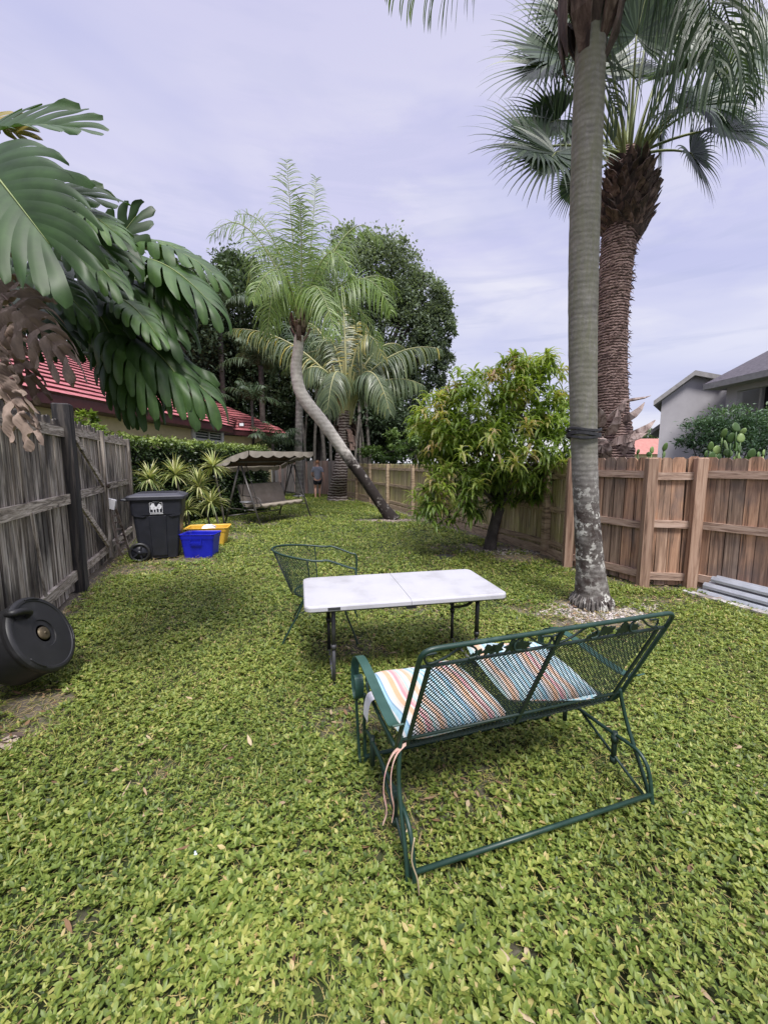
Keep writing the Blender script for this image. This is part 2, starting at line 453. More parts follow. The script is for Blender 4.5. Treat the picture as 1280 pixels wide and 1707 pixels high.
def thatch(mb, y0, y1, dens, x0, x1, L, W):       # dry runners and dead stems lying under the leaves
    n = int((y1-y0)*(x1-x0)*dens); x = R.uniform(x0, x1, n); y = R.uniform(y0, y1, n)
    k = (np.abs(x) < .97*y + 2.0) & inside(x, y); x, y = x[k], y[k]; n = len(x); a = R.uniform(0, 2*pi, n)
    D = np.stack([np.cos(a), np.sin(a), R.normal(0,.12,n)], 1)
    mb.strips(np.stack([x, y, R.uniform(.004,.022,n)], 1), D, (0,0,1), L*R.uniform(.4,1.3,n), W, seg=3, droop=R.uniform(-.1,.3,n), prof=[.6,1,.9,.4], r=np.where(R.random(n) < .6, R.uniform(.86,1,n), R.uniform(0,.25,n)), curve=np.stack([-np.sin(a), np.cos(a), 0*a], 1)*R.normal(0,.5,(n,1)))
mb = MB()
cover(mb, .3, 1.7, 3200, -3.2, 3.9, .0245, .05, 5, 3)
cover(mb, 1.7, 3.2, 2800, -3.8, 5.2, .0235, .045, 5, 2)
cover(mb, 3.2, 5.5, 1500, -4.6, 6.5, .027, .045, 5, 2)
cover(mb, 5.5, 9, 560, -5.5, 5.5, .038, .045, 5, 2)
cover(mb, 9, 20, 300, -6.5, 4, .052, .05, 5, 2)
blades(mb, .3, 3.2, 1500, -3.6, 5, .085, .005)
blades(mb, 3.2, 8, 800, -5, 5.2, .085, .008)
blades(mb, 8, 20, 420, -6.5, 4, .10, .013)
thatch(mb, .3, 3.2, 2300, -3.6, 5, .07, .0028)
thatch(mb, 3.2, 7, 900, -5, 5.2, .09, .005)
o = mb.build('ground_cover', GC); tag(o, 'low leafy green ground cover and grass carpeting the whole yard', 'ground cover', kind='stuff')

# dead litter, twigs and shells lying in the lawn
mb = MB(); n = 12000
x = R.uniform(-4.5, 5, n); y = R.uniform(.8, 10, n); k = inside(x, y); x, y = x[k], y[k]
b = bare(x, y); k = (b > .2) | (R.random(len(x)) < .22); x, y = x[k], y[k]; n = len(x)
a = R.uniform(0, 2*pi, n)
mb.strips(np.stack([x,y,R.uniform(.012,.05,n)],1), np.stack([np.cos(a),np.sin(a),R.normal(0,.15,n)],1), np.stack([R.normal(0,.3,n),R.normal(0,.3,n),np.ones(n)],1), R.uniform(.02,.075,n), R.uniform(.004,.02,n), seg=3, droop=R.uniform(-.3,.3,n), prof=[.3,1,.8,.1])
lit = leaf_mat('dry_leaf', [(.10,.05,.03),(.22,.13,.07),(.34,.24,.15),(.45,.36,.24)], trans=.1, rough=.8)
o = mb.build('leaf_litter', lit); tag(o, 'dry brown fallen leaves and twigs scattered over the lawn', 'leaf litter', kind='stuff')

def pebbles(name, label, cx, cy, rx, ry, n, s0, s1, m):
    mb = MB()
    for i in range(n):
        a = random.uniform(0, 2*pi); rr = math.sqrt(random.random())*(.85+.3*math.sin(a*3+1)*math.sin(a*5))
        x, y = cx+rx*rr*math.cos(a), cy+ry*rr*math.sin(a); s = random.uniform(s0, s1)
        rot = Matrix.Rotation(random.uniform(0, 6), 3, 'Z') @ Matrix.Rotation(random.uniform(-.5,.5), 3, 'X')
        pr = [(0,-.3),(.7,-.28),(1,.0),(.6,.3),(0,.38)]
        vs = []
        for (r_, z_) in pr:
            for j in range(6):
                an = j*pi/3; vs.append(rot @ Vector((r_*math.cos(an)*s*random.uniform(.8,1.1), r_*math.sin(an)*s*.7, z_*s)) + Vector((x, y, s*.2)))
        mb.add(vs, [(i*6+j, i*6+(j+1)%6, (i+1)*6+(j+1)%6, (i+1)*6+j) for i in range(4) for j in range(6)])
    o = mb.build(name, m); tag(o, label, 'gravel', kind='stuff')
shell = leaf_mat('shell_white', [(.14,.11,.10),(.34,.29,.27),(.50,.44,.42),(.66,.61,.59)], trans=0, rough=.8, nscale=8)
pebbles('shell_gravel', 'pale crushed shell gravel ringing the foot of the tall grey palm', PALM.x+.06, PALM.y-.12, .72, .42, 3600, .005, .016, shell)
p_ = G(655, 868); pebbles('mulch_ring', 'pale stones ringing the foot of the leaning palm', p_.x, p_.y, .75, .3, 420, .015, .04, leaf_mat('mulch_c', [(.10,.07,.05),(.25,.2,.17),(.4,.34,.3)], trans=0, rough=.9))
p_ = G(865, 920); pebbles('sandy_gravel', 'grey stony strip under the mango tree along the fence', p_.x, p_.y, 1.5, .3, 700, .012, .035, leaf_mat('gravel_c', [(.08,.07,.06),(.2,.18,.16),(.36,.33,.31)], trans=0, rough=.9))
# ------------------------------------------------------------------ fences
WV, WH = (22,22,1.4), (2.2,2.2,38)
old_v = wood_mat('old_picket', (.035,.028,.024), (.28,.235,.195), (.68,.62,.56), (24,24,.9), rnd=.2, top_dark=(1.85, 2.2))
old_h = wood_mat('old_rail', (.05,.040,.034), (.28,.235,.195), (.58,.52,.46), (3,3,34), rnd=.25)
old_b = wood_mat('shaded_back_picket', (.012,.010,.009), (.03,.026,.024), (.07,.06,.055), (30,30,1.1), rnd=.3)  # near black: the shade in the picket gaps is painted onto the rear boards
old_d = wood_mat('old_dark_post', (.008,.008,.010), (.020,.018,.020), (.07,.06,.055), (20,20,1.2), rnd=.1)
new_v = wood_mat('cedar_picket', (.08,.056,.042), (.27,.18,.13), (.46,.33,.25), (20,20,.9), rnd=.17, algae=(.12,.10,.098), hue=(1.15,.98,.86))
new_h = wood_mat('cedar_rail', (.15,.095,.07), (.37,.25,.19), (.50,.37,.30), (2.6,2.6,30), rnd=.12)
new_p = wood_mat('cedar_post', (.13,.075,.05), (.32,.20,.14), (.45,.31,.23), (18,18,.9), rnd=.12)
far_v = wood_mat('mossy_picket', (.12,.09,.055), (.36,.29,.17), (.52,.44,.28), (16,16,1.0), rnd=.22, algae=(.36,.36,.11))
far_h = wood_mat('mossy_rail', (.14,.10,.07), (.36,.27,.18), (.47,.37,.26), (3,3,20), rnd=.12)
grey_v = wood_mat('grey_board', (.10,.085,.08), (.26,.235,.22), (.40,.37,.35), (14,14,.8), rnd=.3, hue=(1.2,.9,.82))

def picket(mb, p, d, nrm, w, h, t, ear=.025, z0=.04, lean=0.0, r=None):
    p = Vector(p); d = Vector(d).normalized(); up = (Vector((0,0,1)) + d*lean).normalized(); nrm = Vector(nrm).normalized()
    m = Matrix((( d.x, up.x, nrm.x, p.x), (d.y, up.y, nrm.y, p.y), (d.z, up.z, nrm.z, p.z), (0,0,0,1)))
    mb.prism([(-w/2,z0),(w/2,z0),(w/2,h-ear),(w/2-ear,h),(-w/2+ear,h),(-w/2,h-ear)], t, m, r)

def fence_bay(root, a, b, nrm, h, w, gap, rails, mv, mh, ear=.025, back=True, hj=.01, wj=.08, leanj=.01, rail_w=.09, name='picket_panel'):
    """pickets behind the rails; nrm points to the yard"""
    a, b = Vector(a), Vector(b); d = (b-a); L = d.length; d.normalize(); nrm = Vector(nrm).normalized()
    mb = MB(); s = w/2+.01
    while s < L:
        ww = w*(1+random.uniform(-wj, wj))
        picket(mb, a + d*s - nrm*.02, d, -nrm, ww, h+random.uniform(-hj, hj), .018, ear, random.uniform(.02,.06), random.uniform(-leanj, leanj))
        s += w+gap
    if back:
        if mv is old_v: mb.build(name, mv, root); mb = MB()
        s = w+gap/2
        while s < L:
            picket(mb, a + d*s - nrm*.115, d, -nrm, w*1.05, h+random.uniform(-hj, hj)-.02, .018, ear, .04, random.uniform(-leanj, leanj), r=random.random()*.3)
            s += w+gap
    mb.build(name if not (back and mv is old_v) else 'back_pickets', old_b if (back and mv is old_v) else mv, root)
    for z in rails:
        mb = MB(); o = random.uniform(-.008,.008)
        q = nrm*.001
        mb.beam(a+d*.005+Vector((0,0,z+o))+q, b-d*.005+Vector((0,0,z+random.uniform(-.008,.008)))+q, .038, rail_w)
        mb.build('rail', mh, root)

def post(root, p, h, s, m, cap=True, d=(1,0,0)):
    mb = MB(); p = Vector(p); a = math.atan2(d[1], d[0]); rot = Matrix.Rotation(a, 3, 'Z')
    mb.box((p.x, p.y, h/2-.05), (s, s, h+.1), rot, r=random.random())
    vs = [rot @ Vector((x*s/2, y*s/2, 0)) + Vector((p.x, p.y, h)) for x, y in ((-1,-1),(1,-1),(1,1),(-1,1))]
    top = [rot @ Vector((x*s/2*.82, y*s/2*.82, .012)) + Vector((p.x, p.y, h)) for x, y in ((-1,-1),(1,-1),(1,1),(-1,1))]
    mb.add(vs+top, [(0,1,5,4),(1,2,6,5),(2,3,7,6),(3,0,4,7),(4,5,6,7)], .5)
    return mb.build('post', m, root)

# left weathered fence
nl = Vector((LDIR.y, -LDIR.x, 0))
d0 = (LPOST-LNEAR).normalized(); n0 = Vector((d0.y, -d0.x, 0))
f = thing('weathered_fence', 'old weathered picket fence blackened at the top, behind the black round tank', 'fence', LNEAR)
mid = LNEAR + d0*2.5
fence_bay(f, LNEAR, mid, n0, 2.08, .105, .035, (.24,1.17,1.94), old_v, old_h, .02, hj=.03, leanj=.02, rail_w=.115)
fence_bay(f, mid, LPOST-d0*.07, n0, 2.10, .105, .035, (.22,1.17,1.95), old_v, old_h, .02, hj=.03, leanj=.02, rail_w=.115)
mb = MB(); picket(mb, mid+d0*1.55+n0*.03, d0, n0, .035, 1.15, .02, .005, .3, -.16); mb.build('loose_lath', old_v, f)
post(f, LPOST, 2.27, .17, old_d, d=d0)
# gate beyond the post
L = (LGATE-LPOST).length; ga = LPOST+LDIR*.13; gm = LPOST+LDIR*1.62; ge = LGATE-LDIR*.06
g = thing('wooden_gate', 'weathered wooden picket gate with diagonal braces beside the dark post', 'gate', ga)
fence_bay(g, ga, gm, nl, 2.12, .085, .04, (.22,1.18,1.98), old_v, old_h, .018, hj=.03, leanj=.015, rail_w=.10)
for (s0, z0, s1, z1) in ((.05,1.92,1.35,1.25),(.05,1.08,1.35,.30)):
    mb = MB(); mb.beam(ga+LDIR*s0+nl*.045+Vector((0,0,z0)), ga+LDIR*s1+nl*.045+Vector((0,0,z1)), .03, .085); mb.build('brace', old_h, g)
mb = MB(); mb.box(tuple(gm+nl*.05+Vector((0,0,1.08))), (.09,.04,2.0), Matrix.Rotation(math.atan2(LDIR.y, LDIR.x),3,'Z')); mb.build('stile', old_v, g)
mb = MB(); q = gm+nl*.085+Vector((0,0,1.22)); mb.tube([q-LDIR*.12, q+LDIR*.12], .012, 8); mb.box(tuple(q), (.08,.02,.06), Matrix.Rotation(math.atan2(LDIR.y, LDIR.x),3,'Z')); mb.build('latch', mat('rusty_metal', [(.3,(.02,.015,.012)),(.7,(.08,.05,.035))], 20, rough=.6, metal=.5), g)
f = thing('picket_fence', 'weathered white and black picket fence run between the gate and the hedge', 'fence', gm)
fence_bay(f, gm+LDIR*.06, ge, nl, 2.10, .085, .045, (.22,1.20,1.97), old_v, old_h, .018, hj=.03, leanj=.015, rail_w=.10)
post(f, LGATE, 2.05, .13, old_v, d=LDIR)

# near right cedar fence
def nrm_of(a, b):
    d = (b-a).normalized(); n = Vector((d.y, -d.x, 0))
    if n.dot(Vector((0,0,0))-a) < 0: n = -n
    return n
def lerp(a, b, t): return a+(b-a)*t
f = thing('cedar_fence', 'reddish brown cedar fence with kinked corner at the right of the yard', 'fence', RB)
RAILS = (.16,.80,1.44)
nn = nrm_of(RD, RA)
fence_bay(f, RD+(RA-RD)*.03, RA, nn, 1.66, .135, .012, RAILS, new_v, new_h, .028, leanj=.008, rail_w=.092)
nn2 = nrm_of(RA, RB)
fence_bay(f, RA, RB, nn2, 1.66, .135, .01, (.14,.82,1.42), new_v, new_h, .028, leanj=.02, rail_w=.092)
RE = RB+(RC_-RB)*2.6; nn3 = nrm_of(RB, RC_)
fence_bay(f, RB, lerp(RB, RE, .5), nn3, 1.65, .135, .008, (.15,.82,1.45), new_v, new_h, .028, leanj=.008, rail_w=.092)
fence_bay(f, lerp(RB, RE, .5), RE, nn3, 1.65, .135, .008, (.15,.82,1.45), new_v, new_h, .028, leanj=.008, rail_w=.092)
for p, nq in ((RD, nn), (RA, nn2), (RB, nn3), (lerp(RB, RE, .5), nn3)):
    post(f, p+nq*.045, 1.64, .115, new_p, d=(RB-RA))
# far mossy fence
f = thing('mossy_fence', 'yellow green algae stained picket fence receding behind the mango tree', 'fence', RFAR[4])
for i in range(len(RFAR)-1):
    a, b = RFAR[i], RFAR[i+1]; nn = nrm_of(RFAR[0], RFAR[-1])
    hh = 1.53 if i > 1 else 1.58
    fence_bay(f, b, a, nn, hh, .13, .02, (.22,.80,1.36), far_v, far_h, .02, back=False, leanj=.006, rail_w=.085)
    mb = MB(); mb.beam(a+nn*.03+Vector((0,0,.07)), b+nn*.03+Vector((0,0,.07)), .03, .14); mb.build('kickboard', far_h, f)
    post(f, b+nn*.05, hh-.02, .105, far_h, d=(b-a))
post(f, RFAR[0]+nn*.05, 1.57, .11, far_h, d=(b-a))
# grey back fence
a, b = G(425, 818), G(578, 828)
f = thing('grey_board_fence', 'tall grey vertical board fence closing the far end behind the walking person', 'fence', a)
nn = nrm_of(a, b); fence_bay(f, a, lerp(a,b,.5), nn, 1.74, .19, .012, (), grey_v, far_h, .0, back=False, hj=.025)
fence_bay(f, lerp(a,b,.5), b, nn, 1.64, .19, .012, (), grey_v, far_h, .0, back=False, hj=.025)
for z in (.3, 1.4):
    mb = MB(); mb.beam(a-nn*.07+Vector((0,0,z)), b-nn*.07+Vector((0,0,z)), .04, .09); mb.build('rail', far_h, f)
# ------------------------------------------------------------------ yellow house with the red roof
stucco_y = mat('yellow_stucco', [(.3,(.62,.52,.32)),(.6,(.70,.59,.38)),(.8,(.74,.64,.43))], 6, rough=.9, bump=.2, detail=8)
white_t = mat('white_trim', [(.3,(.6,.6,.62)),(.7,(.74,.74,.76))], 5, rough=.6)
fascia_m = mat('maroon_fascia', [(.3,(.045,.010,.013)),(.7,(.08,.018,.02))], 4, rough=.45)
tile_m = mat('red_roof_tile', [(.25,(.27,.065,.073)),(.5,(.38,.11,.12)),(.8,(.46,.19,.195))], 5, rough=.7, rnd=.05, bump=.1, detail=8, rough_n=.2)
dark_glass = mat('dark_glass', [(.3,(.03,.035,.04)),(.7,(.07,.08,.09))], 3, rough=.12)
black_m = mat('black_plastic', [(.3,(.012,.012,.013)),(.7,(.02,.02,.022))], 6, rough=.45)

ZE = 2.9
EA = G(86, 655, ZE); EB = G(388, 712, ZE); ed = (EB-EA).normalized()
def plane_hit(px, py, p0, n):
    d = ray(px, py); o = Vector((0,0,CAMH)); t = (p0-o).dot(n)/d.dot(n); return o+d*t
hs = thing('yellow_house', 'low yellow stucco house with red tiled roof beyond the hedge', 'house', (EB.x, EB.y, 0))
def roof(p0, p1, topa, topb, slope, parent, a_start, courses=.36, kind='roof'):
    d = (p1-p0).normalized(); lat = Vector((-d.y, d.x, 0))      # up-slope towards the left
    us = (lat*math.cos(slope)+Vector((0,0,1))*math.sin(slope)).normalized(); n = d.cross(us).normalized()
    if n.z < 0: n = -n
    A = plane_hit(*topa, p0, n)-p0; B = plane_hit(*topb, p0, n)-p0
    Aa, Ab, Ba, Bb = A.dot(d), A.dot(us), B.dot(d), B.dot(us)
    L = (p1-p0).length; mb = MB(); b = 0.0; i = 0
    while b < 6:
        def a_at(bb):
            if bb <= Bb: return L + (Ba-L)*(bb/max(Bb,1e-3)) if Bb > .02 else L
            return Ba + (Aa-Ba)*(bb-Bb)/(Ab-Bb) if abs(Ab-Bb) > .01 else Ba
        a1, a2 = a_at(b), a_at(b+courses)
        if a1 <= a_start+.3: break
        a2 = max(a2, a_start+.2)
        # the course is a run of interlocking tiles, each a little different in tone
        s = a_start; tw = .34
        off = (i % 2)*.17
        while s < a1:
            e = min(s+tw+off, a1); off = 0
            e2 = min(e, a2); s2 = min(s, a2)
            j = random.uniform(-.004,.004)
            lo = .05+j; hi = .006
            q = [p0+d*s+us*(b-.03)+n*lo, p0+d*(e-.006)+us*(b-.03)+n*lo, p0+d*(max(e2-.006,s2))+us*(b+courses)+n*hi, p0+d*s2+us*(b+courses)+n*hi]
            q2 = [p0+d*s+us*(b-.03)-n*.005, p0+d*(e-.006)+us*(b-.03)-n*.005]
            mb.add(q, [(0,1,2,3)], random.random()); mb.add([q[0],q[1]]+q2, [(2,3,1,0)], .5, 1)  # riser takes the dark fascia colour, a painted shadow line under each course
            s = e
        b += courses; i += 1
    o = mb.build(kind, [tile_m, fascia_m], parent)
    return d, us, n, L, a_at
d, us, n, L, aat = roof(EA, EB, (112,583), (402,690), math.radians(26), hs, -7.0)
# roof deck, fascia, soffit and wall of the long side
lat = Vector((-d.y, d.x, 0))
mb = MB(); mb.beam(EA-d*7+Vector((0,0,-.10)), EB+Vector((0,0,-.10)), .04, .22); mb.build('fascia', fascia_m, hs)
mb = MB(); mb.beam(EA-d*7+lat*.32+Vector((0,0,-.205)), EB+lat*.32+Vector((0,0,-.205)), .60, .02); 
mb.build('soffit', fascia_m, hs)
W0, W1 = EA-d*7+lat*.55, EB+lat*.55-d*.1
mb = MB(); mb.beam(Vector((W0.x,W0.y,1.34))+lat*.1, Vector((W1.x,W1.y,1.34))+lat*.1, .2, 2.7); mb.build('wall', stucco_y, hs)
# deck under the tiles
tp = plane_hit(402,690,EA,n); tq = plane_hit(112,583,EA,n)
mb = MB(); mb.add([EA-d*7-n*.01, EB-n*.01, tp-n*.012, tq-n*.012, tq-d*8-n*.012], [(0,1,2,3,4)]); mb.build('roof_deck', fascia_m, hs)
# second set-back part
EB2 = G(386, 717, ZE); EC = G(480, 724, ZE)
d2, us2, n2, L2, aat2 = roof(EB2, EC, (402,688), (470,716), math.radians(25), hs, -1.0, kind='porch_roof')
lat2 = Vector((-d2.y, d2.x, 0))
mb = MB(); mb.beam(EB2-d2*1+Vector((0,0,-.09)), EC+Vector((0,0,-.09)), .04, .20); mb.build('fascia', fascia_m, hs)
mb = MB(); mb.beam(EC+Vector((0,0,-.09)), EC+lat2*4+Vector((0,0,-.09)), .04, .20); mb.build('fascia', fascia_m, hs)
mb = MB(); a_, b_ = EB2-d2*1+lat2*.45, EC+lat2*.45-d2*.55
mb.beam(Vector((a_.x,a_.y,1.35))+lat2*.1, Vector((b_.x,b_.y,1.35))+lat2*.1, .2, 2.7); mb.build('wall', stucco_y, hs)
mb = MB(); mb.box((b_.x, b_.y, .8), (.22,.22,1.6)); mb.build('corner_pillar', white_t, hs)
# window on the long wall
wn = -lat
def on_wall(px, py): return plane_hit(px, py, W1, wn)
wa, wb = on_wall(322, 735), on_wall(368, 706)
wz0, wz1 = wa.z, wb.z; sa = (wa-W0).dot(d); sb = (wb-W0).dot(d)
def wp(s, z, out): q = W0+d*s+wn*out; return Vector((q.x, q.y, z))
mb = MB()
for (s0, z0, s1, z1) in ((sa,wz0,sb,wz0),(sa,wz1,sb,wz1)): mb.beam(wp(s0,z0,.03), wp(s1,z1,.03), .08, .16)
for s in (sa, sb, (sa+sb)/2): mb.beam(wp(s,wz0+.08,.028), wp(s,wz1-.08,.028), .18 if s != (sa+sb)/2 else .05, .07, up=wn)
win = mb.build('window', white_t, hs)
mb = MB(); mb.beam(wp(sa+.05,(wz0+wz1)/2,.012), wp(sb-.05,(wz0+wz1)/2,.012), .012, wz1-wz0-.1)
mb.build('pane', dark_glass, win)
mb = MB()
for k in range(7):
    z = wz0+.1+(wz1-wz0-.2)*k/6; mb.beam(wp(sa+.08,z,.024), wp(sb-.08,z,.024), .006, .025)
mb.build('blind', white_t, win)
fl = V(403, 708, EB.y-.1)
mb = MB(); mb.tube([fl+Vector((0,.1,.1)), fl], .04, 10); mb.box(tuple(fl), (.20,.10,.14)); lampo = mb.build('floodlight', fascia_m, hs)
mb = MB(); mb.box((fl.x+.02, fl.y-.06, fl.z), (.15,.02,.10)); mb.build('lamp_glass', mat('lamp_glass', [(0,(.7,.72,.75)),(1,(.8,.82,.84))], 2, rough=.2), lampo)
mb = MB()
for i in range(6):
    pass

# ------------------------------------------------------------------ grey two-storey house
stucco_g = mat('grey_stucco', [(.3,(.34,.325,.355)),(.6,(.39,.375,.405)),(.8,(.43,.415,.445))], 1.3, rough=.9, bump=.15, detail=9)
trim_g = mat('taupe_trim', [(.3,(.20,.19,.19)),(.7,(.30,.29,.285))], 5, rough=.7)
shing = mat('dark_shingle', [(.3,(.035,.03,.04)),(.55,(.075,.065,.08)),(.8,(.13,.115,.13))], 7, (1,1,3), rough=.9, bump=.4, bdist=.03, detail=9)
gh = thing('grey_house', 'two storey grey stucco house with dark shingle roof and upper balcony', 'house', (V(1150,700,20).x, 20, 0))
Y1 = 20.0
wl = V(1100, 700, Y1); pk = V(1158, 622, Y1); rt = V(1215, 640, Y1); le = V(1104, 663, Y1)
mb = MB()
poly = [Vector((wl.x, Y1, 0)), Vector((rt.x+.1, Y1, 0)), Vector((rt.x+.1, Y1, V(1215,632,Y1).z)), pk, Vector((wl.x, Y1, le.z))]
bk = [q+Vector((7.4, 9, 0)) for q in poly]
mb.add(poly+bk, [(0,1,2,3,4)]); mb.add(poly+bk, [(0,4,9,5),(4,3,8,9),(3,2,7,8)]); mb.build('wall', stucco_g, gh)
# gable roof boards
e1 = V(1089, 668, Y1-.35); p1 = V(1158.5, 617, Y1-.35); r1 = V(1212, 627, Y1-.35)
mb = MB()
back = Vector((7.6, 9.4, 0))
for a_, b_ in ((e1, p1), (p1, r1)):
    th = Vector((0,0,.22))
    v = [a_, b_, b_-th, a_-th]; v2 = [q+back for q in v]
    mb.add(v+v2, [(0,1,2,3),(4,7,6,5),(0,4,5,1),(2,6,7,3),(0,3,7,4)], .5)
mb.build('roof', trim_g, gh)
# small lower eave at the left
mb = MB(); a_, b_ = V(1084, 717, Y1+.5), V(1103, 704, Y1+.5); th = Vector((0,0,.2))
v = [a_, b_, b_-th, a_-th]; v2 = [q+Vector((3.2,4,0)) for q in v]
mb.add(v+v2, [(0,1,2,3),(0,4,5,1),(2,6,7,3),(0,3,7,4)], .5); mb.build('lower_eave', trim_g, gh)
# balcony wing, coming towards us on the right
A = V(1206, 700, 18.0); B = V(1420, 700, 13.2); A.z = B.z = 0
dw = (B-A).normalized(); nw = Vector((dw.y, -dw.x, 0))
if nw.y > 0: nw = -nw
ztop = V(1206, 640, 18).z
def hitw(px, py): return plane_hit(px, py, A, nw)
o1 = hitw(1228, 652); o2z = hitw(1240, 742).z
s1 = (o1-A).dot(dw); LW = (B-A).length; ztl = hitw(1228, 652).z
def wpt(s, z, out=0): q = A+dw*s+nw*out; return Vector((q.x, q.y, z))
def wall_slab(mb, s0, s1_, z0, z1, out=0, th=.25):
    v = [wpt(s0,z0,out), wpt(s1_,z0,out), wpt(s1_,z1,out), wpt(s0,z1,out)]; v2 = [q-nw*th for q in v]
    mb.add(v+v2, [(0,1,2,3),(7,6,5,4),(0,4,5,1),(1,5,6,2),(2,6,7,3),(3,7,4,0)], .5)
mb = MB()
wall_slab(mb, 0, s1, 0, ztop); wall_slab(mb, s1, LW, ztl, ztop); wall_slab(mb, s1, LW, 0, o2z)
v = [wpt(0,0), wpt(0,0)-nw*6, wpt(0,ztop)-nw*6, wpt(0,ztop)]; mb.add(v, [(0,1,2,3)])
mb.build('wing_wall', stucco_g, gh)
mb = MB(); v = [wpt(s1-1,o2z,-1.7), wpt(LW,o2z,-1.7), wpt(LW,ztop,-1.7), wpt(s1-1,ztop,-1.7)]; mb.add(v, [(0,1,2,3)])
mb.build('balcony_back_wall', mat('balcony_shade', [(0,(.035,.035,.045)),(1,(.06,.06,.075))], 2, rough=.8), gh)  # near-black wall colour carries the shade of the balcony recess
mb = MB()
for k in range(26): mb.beam(wpt(s1+.12+k*.13, o2z, -.1), wpt(s1+.12+k*.13, o2z+1.0, -.1), .02, .02)
mb.beam(wpt(s1,o2z+1.0,-.1), wpt(LW,o2z+1.0,-.1), .05, .05); mb.build('railing', mat('dark_rail', [(0,(.05,.05,.055)),(1,(.08,.08,.09))], 3), gh)
mb = MB()
for k in range(3): mb.beam(wpt(s1+.9+k*1.5,o2z,-.16), wpt(s1+.9+k*1.5,ztl,-.16), .05,.05)
mb.build('screen_frame', trim_g, gh)
# hip roof of the wing
ea = plane_hit(1188, 637, A+nw*.6, nw); 
za = ea.z; eA = A-dw*.55+nw*.6; eA.z = za; eB = B+nw*.6; eB.z = za
up_ = (-nw*math.cos(math.radians(24))+Vector((0,0,math.sin(math.radians(24)))))
nr = dw.cross(up_).normalized(); 
h1 = plane_hit(1206, 623, eA, nr); h2 = plane_hit(1284, 582, eA, nr)
hd = (h2-h1).normalized(); apex = h1+hd*((h2-h1).length*1.3)
mb = MB(); left_corner = eA
mb.add([left_corner, eB, eB+up_*6, apex], [(0,1,2,3)], .5)
mb.add([left_corner, apex, apex-nw*3, left_corner-nw*6], [(0,1,2,3)], .5)
mb.build('shingle_roof', shing, gh)
mb = MB(); mb.beam(eA+Vector((0,0,-.13)), eB+Vector((0,0,-.13)), .06, .24); mb.beam(eA+Vector((0,0,-.13)), eA-nw*2.5+Vector((0,0,-.13)), .06, .24)
v = [wpt(-.5,za-.25,.6), wpt(LW,za-.25,.6), wpt(LW,za-.25,-.1), wpt(-.5,za-.25,-.1)]; mb.add(v, [(0,1,2,3)], .5)
mb.build('gutter', trim_g, gh)
# far red-roofed house
rr = thing('far_house', 'distant house with plain red roof just visible above the fence', 'house', (V(1060,760,45).x, 45, 0))
a_, b_ = V(1046, 756, 45), V(1118, 756, 45)
mb = MB(); mb.box(((a_.x+b_.x)/2, 48, 1.3), (b_.x-a_.x, 5, 2.6)); mb.build('wall', stucco_y, rr)
zt = V(1058, 729, 45).z
mb = MB(); mb.add([(a_.x-.6,45,2.45),(b_.x+.6,45,2.45),(b_.x+.2,47.5,zt),(a_.x+1.0,47.5,zt),(a_.x-.6,51,2.45),(b_.x+.6,51,2.45)], [(0,1,2,3)]); mb.add([(a_.x-.6,45,2.45),(a_.x+1,47.5,zt),(a_.x-.6,51,2.45)],[(0,1,2)])
mb.build('roof', mat('far_red_roof', [(.3,(.34,.14,.12)),(.7,(.42,.19,.16))], 3, rough=.8), rr)
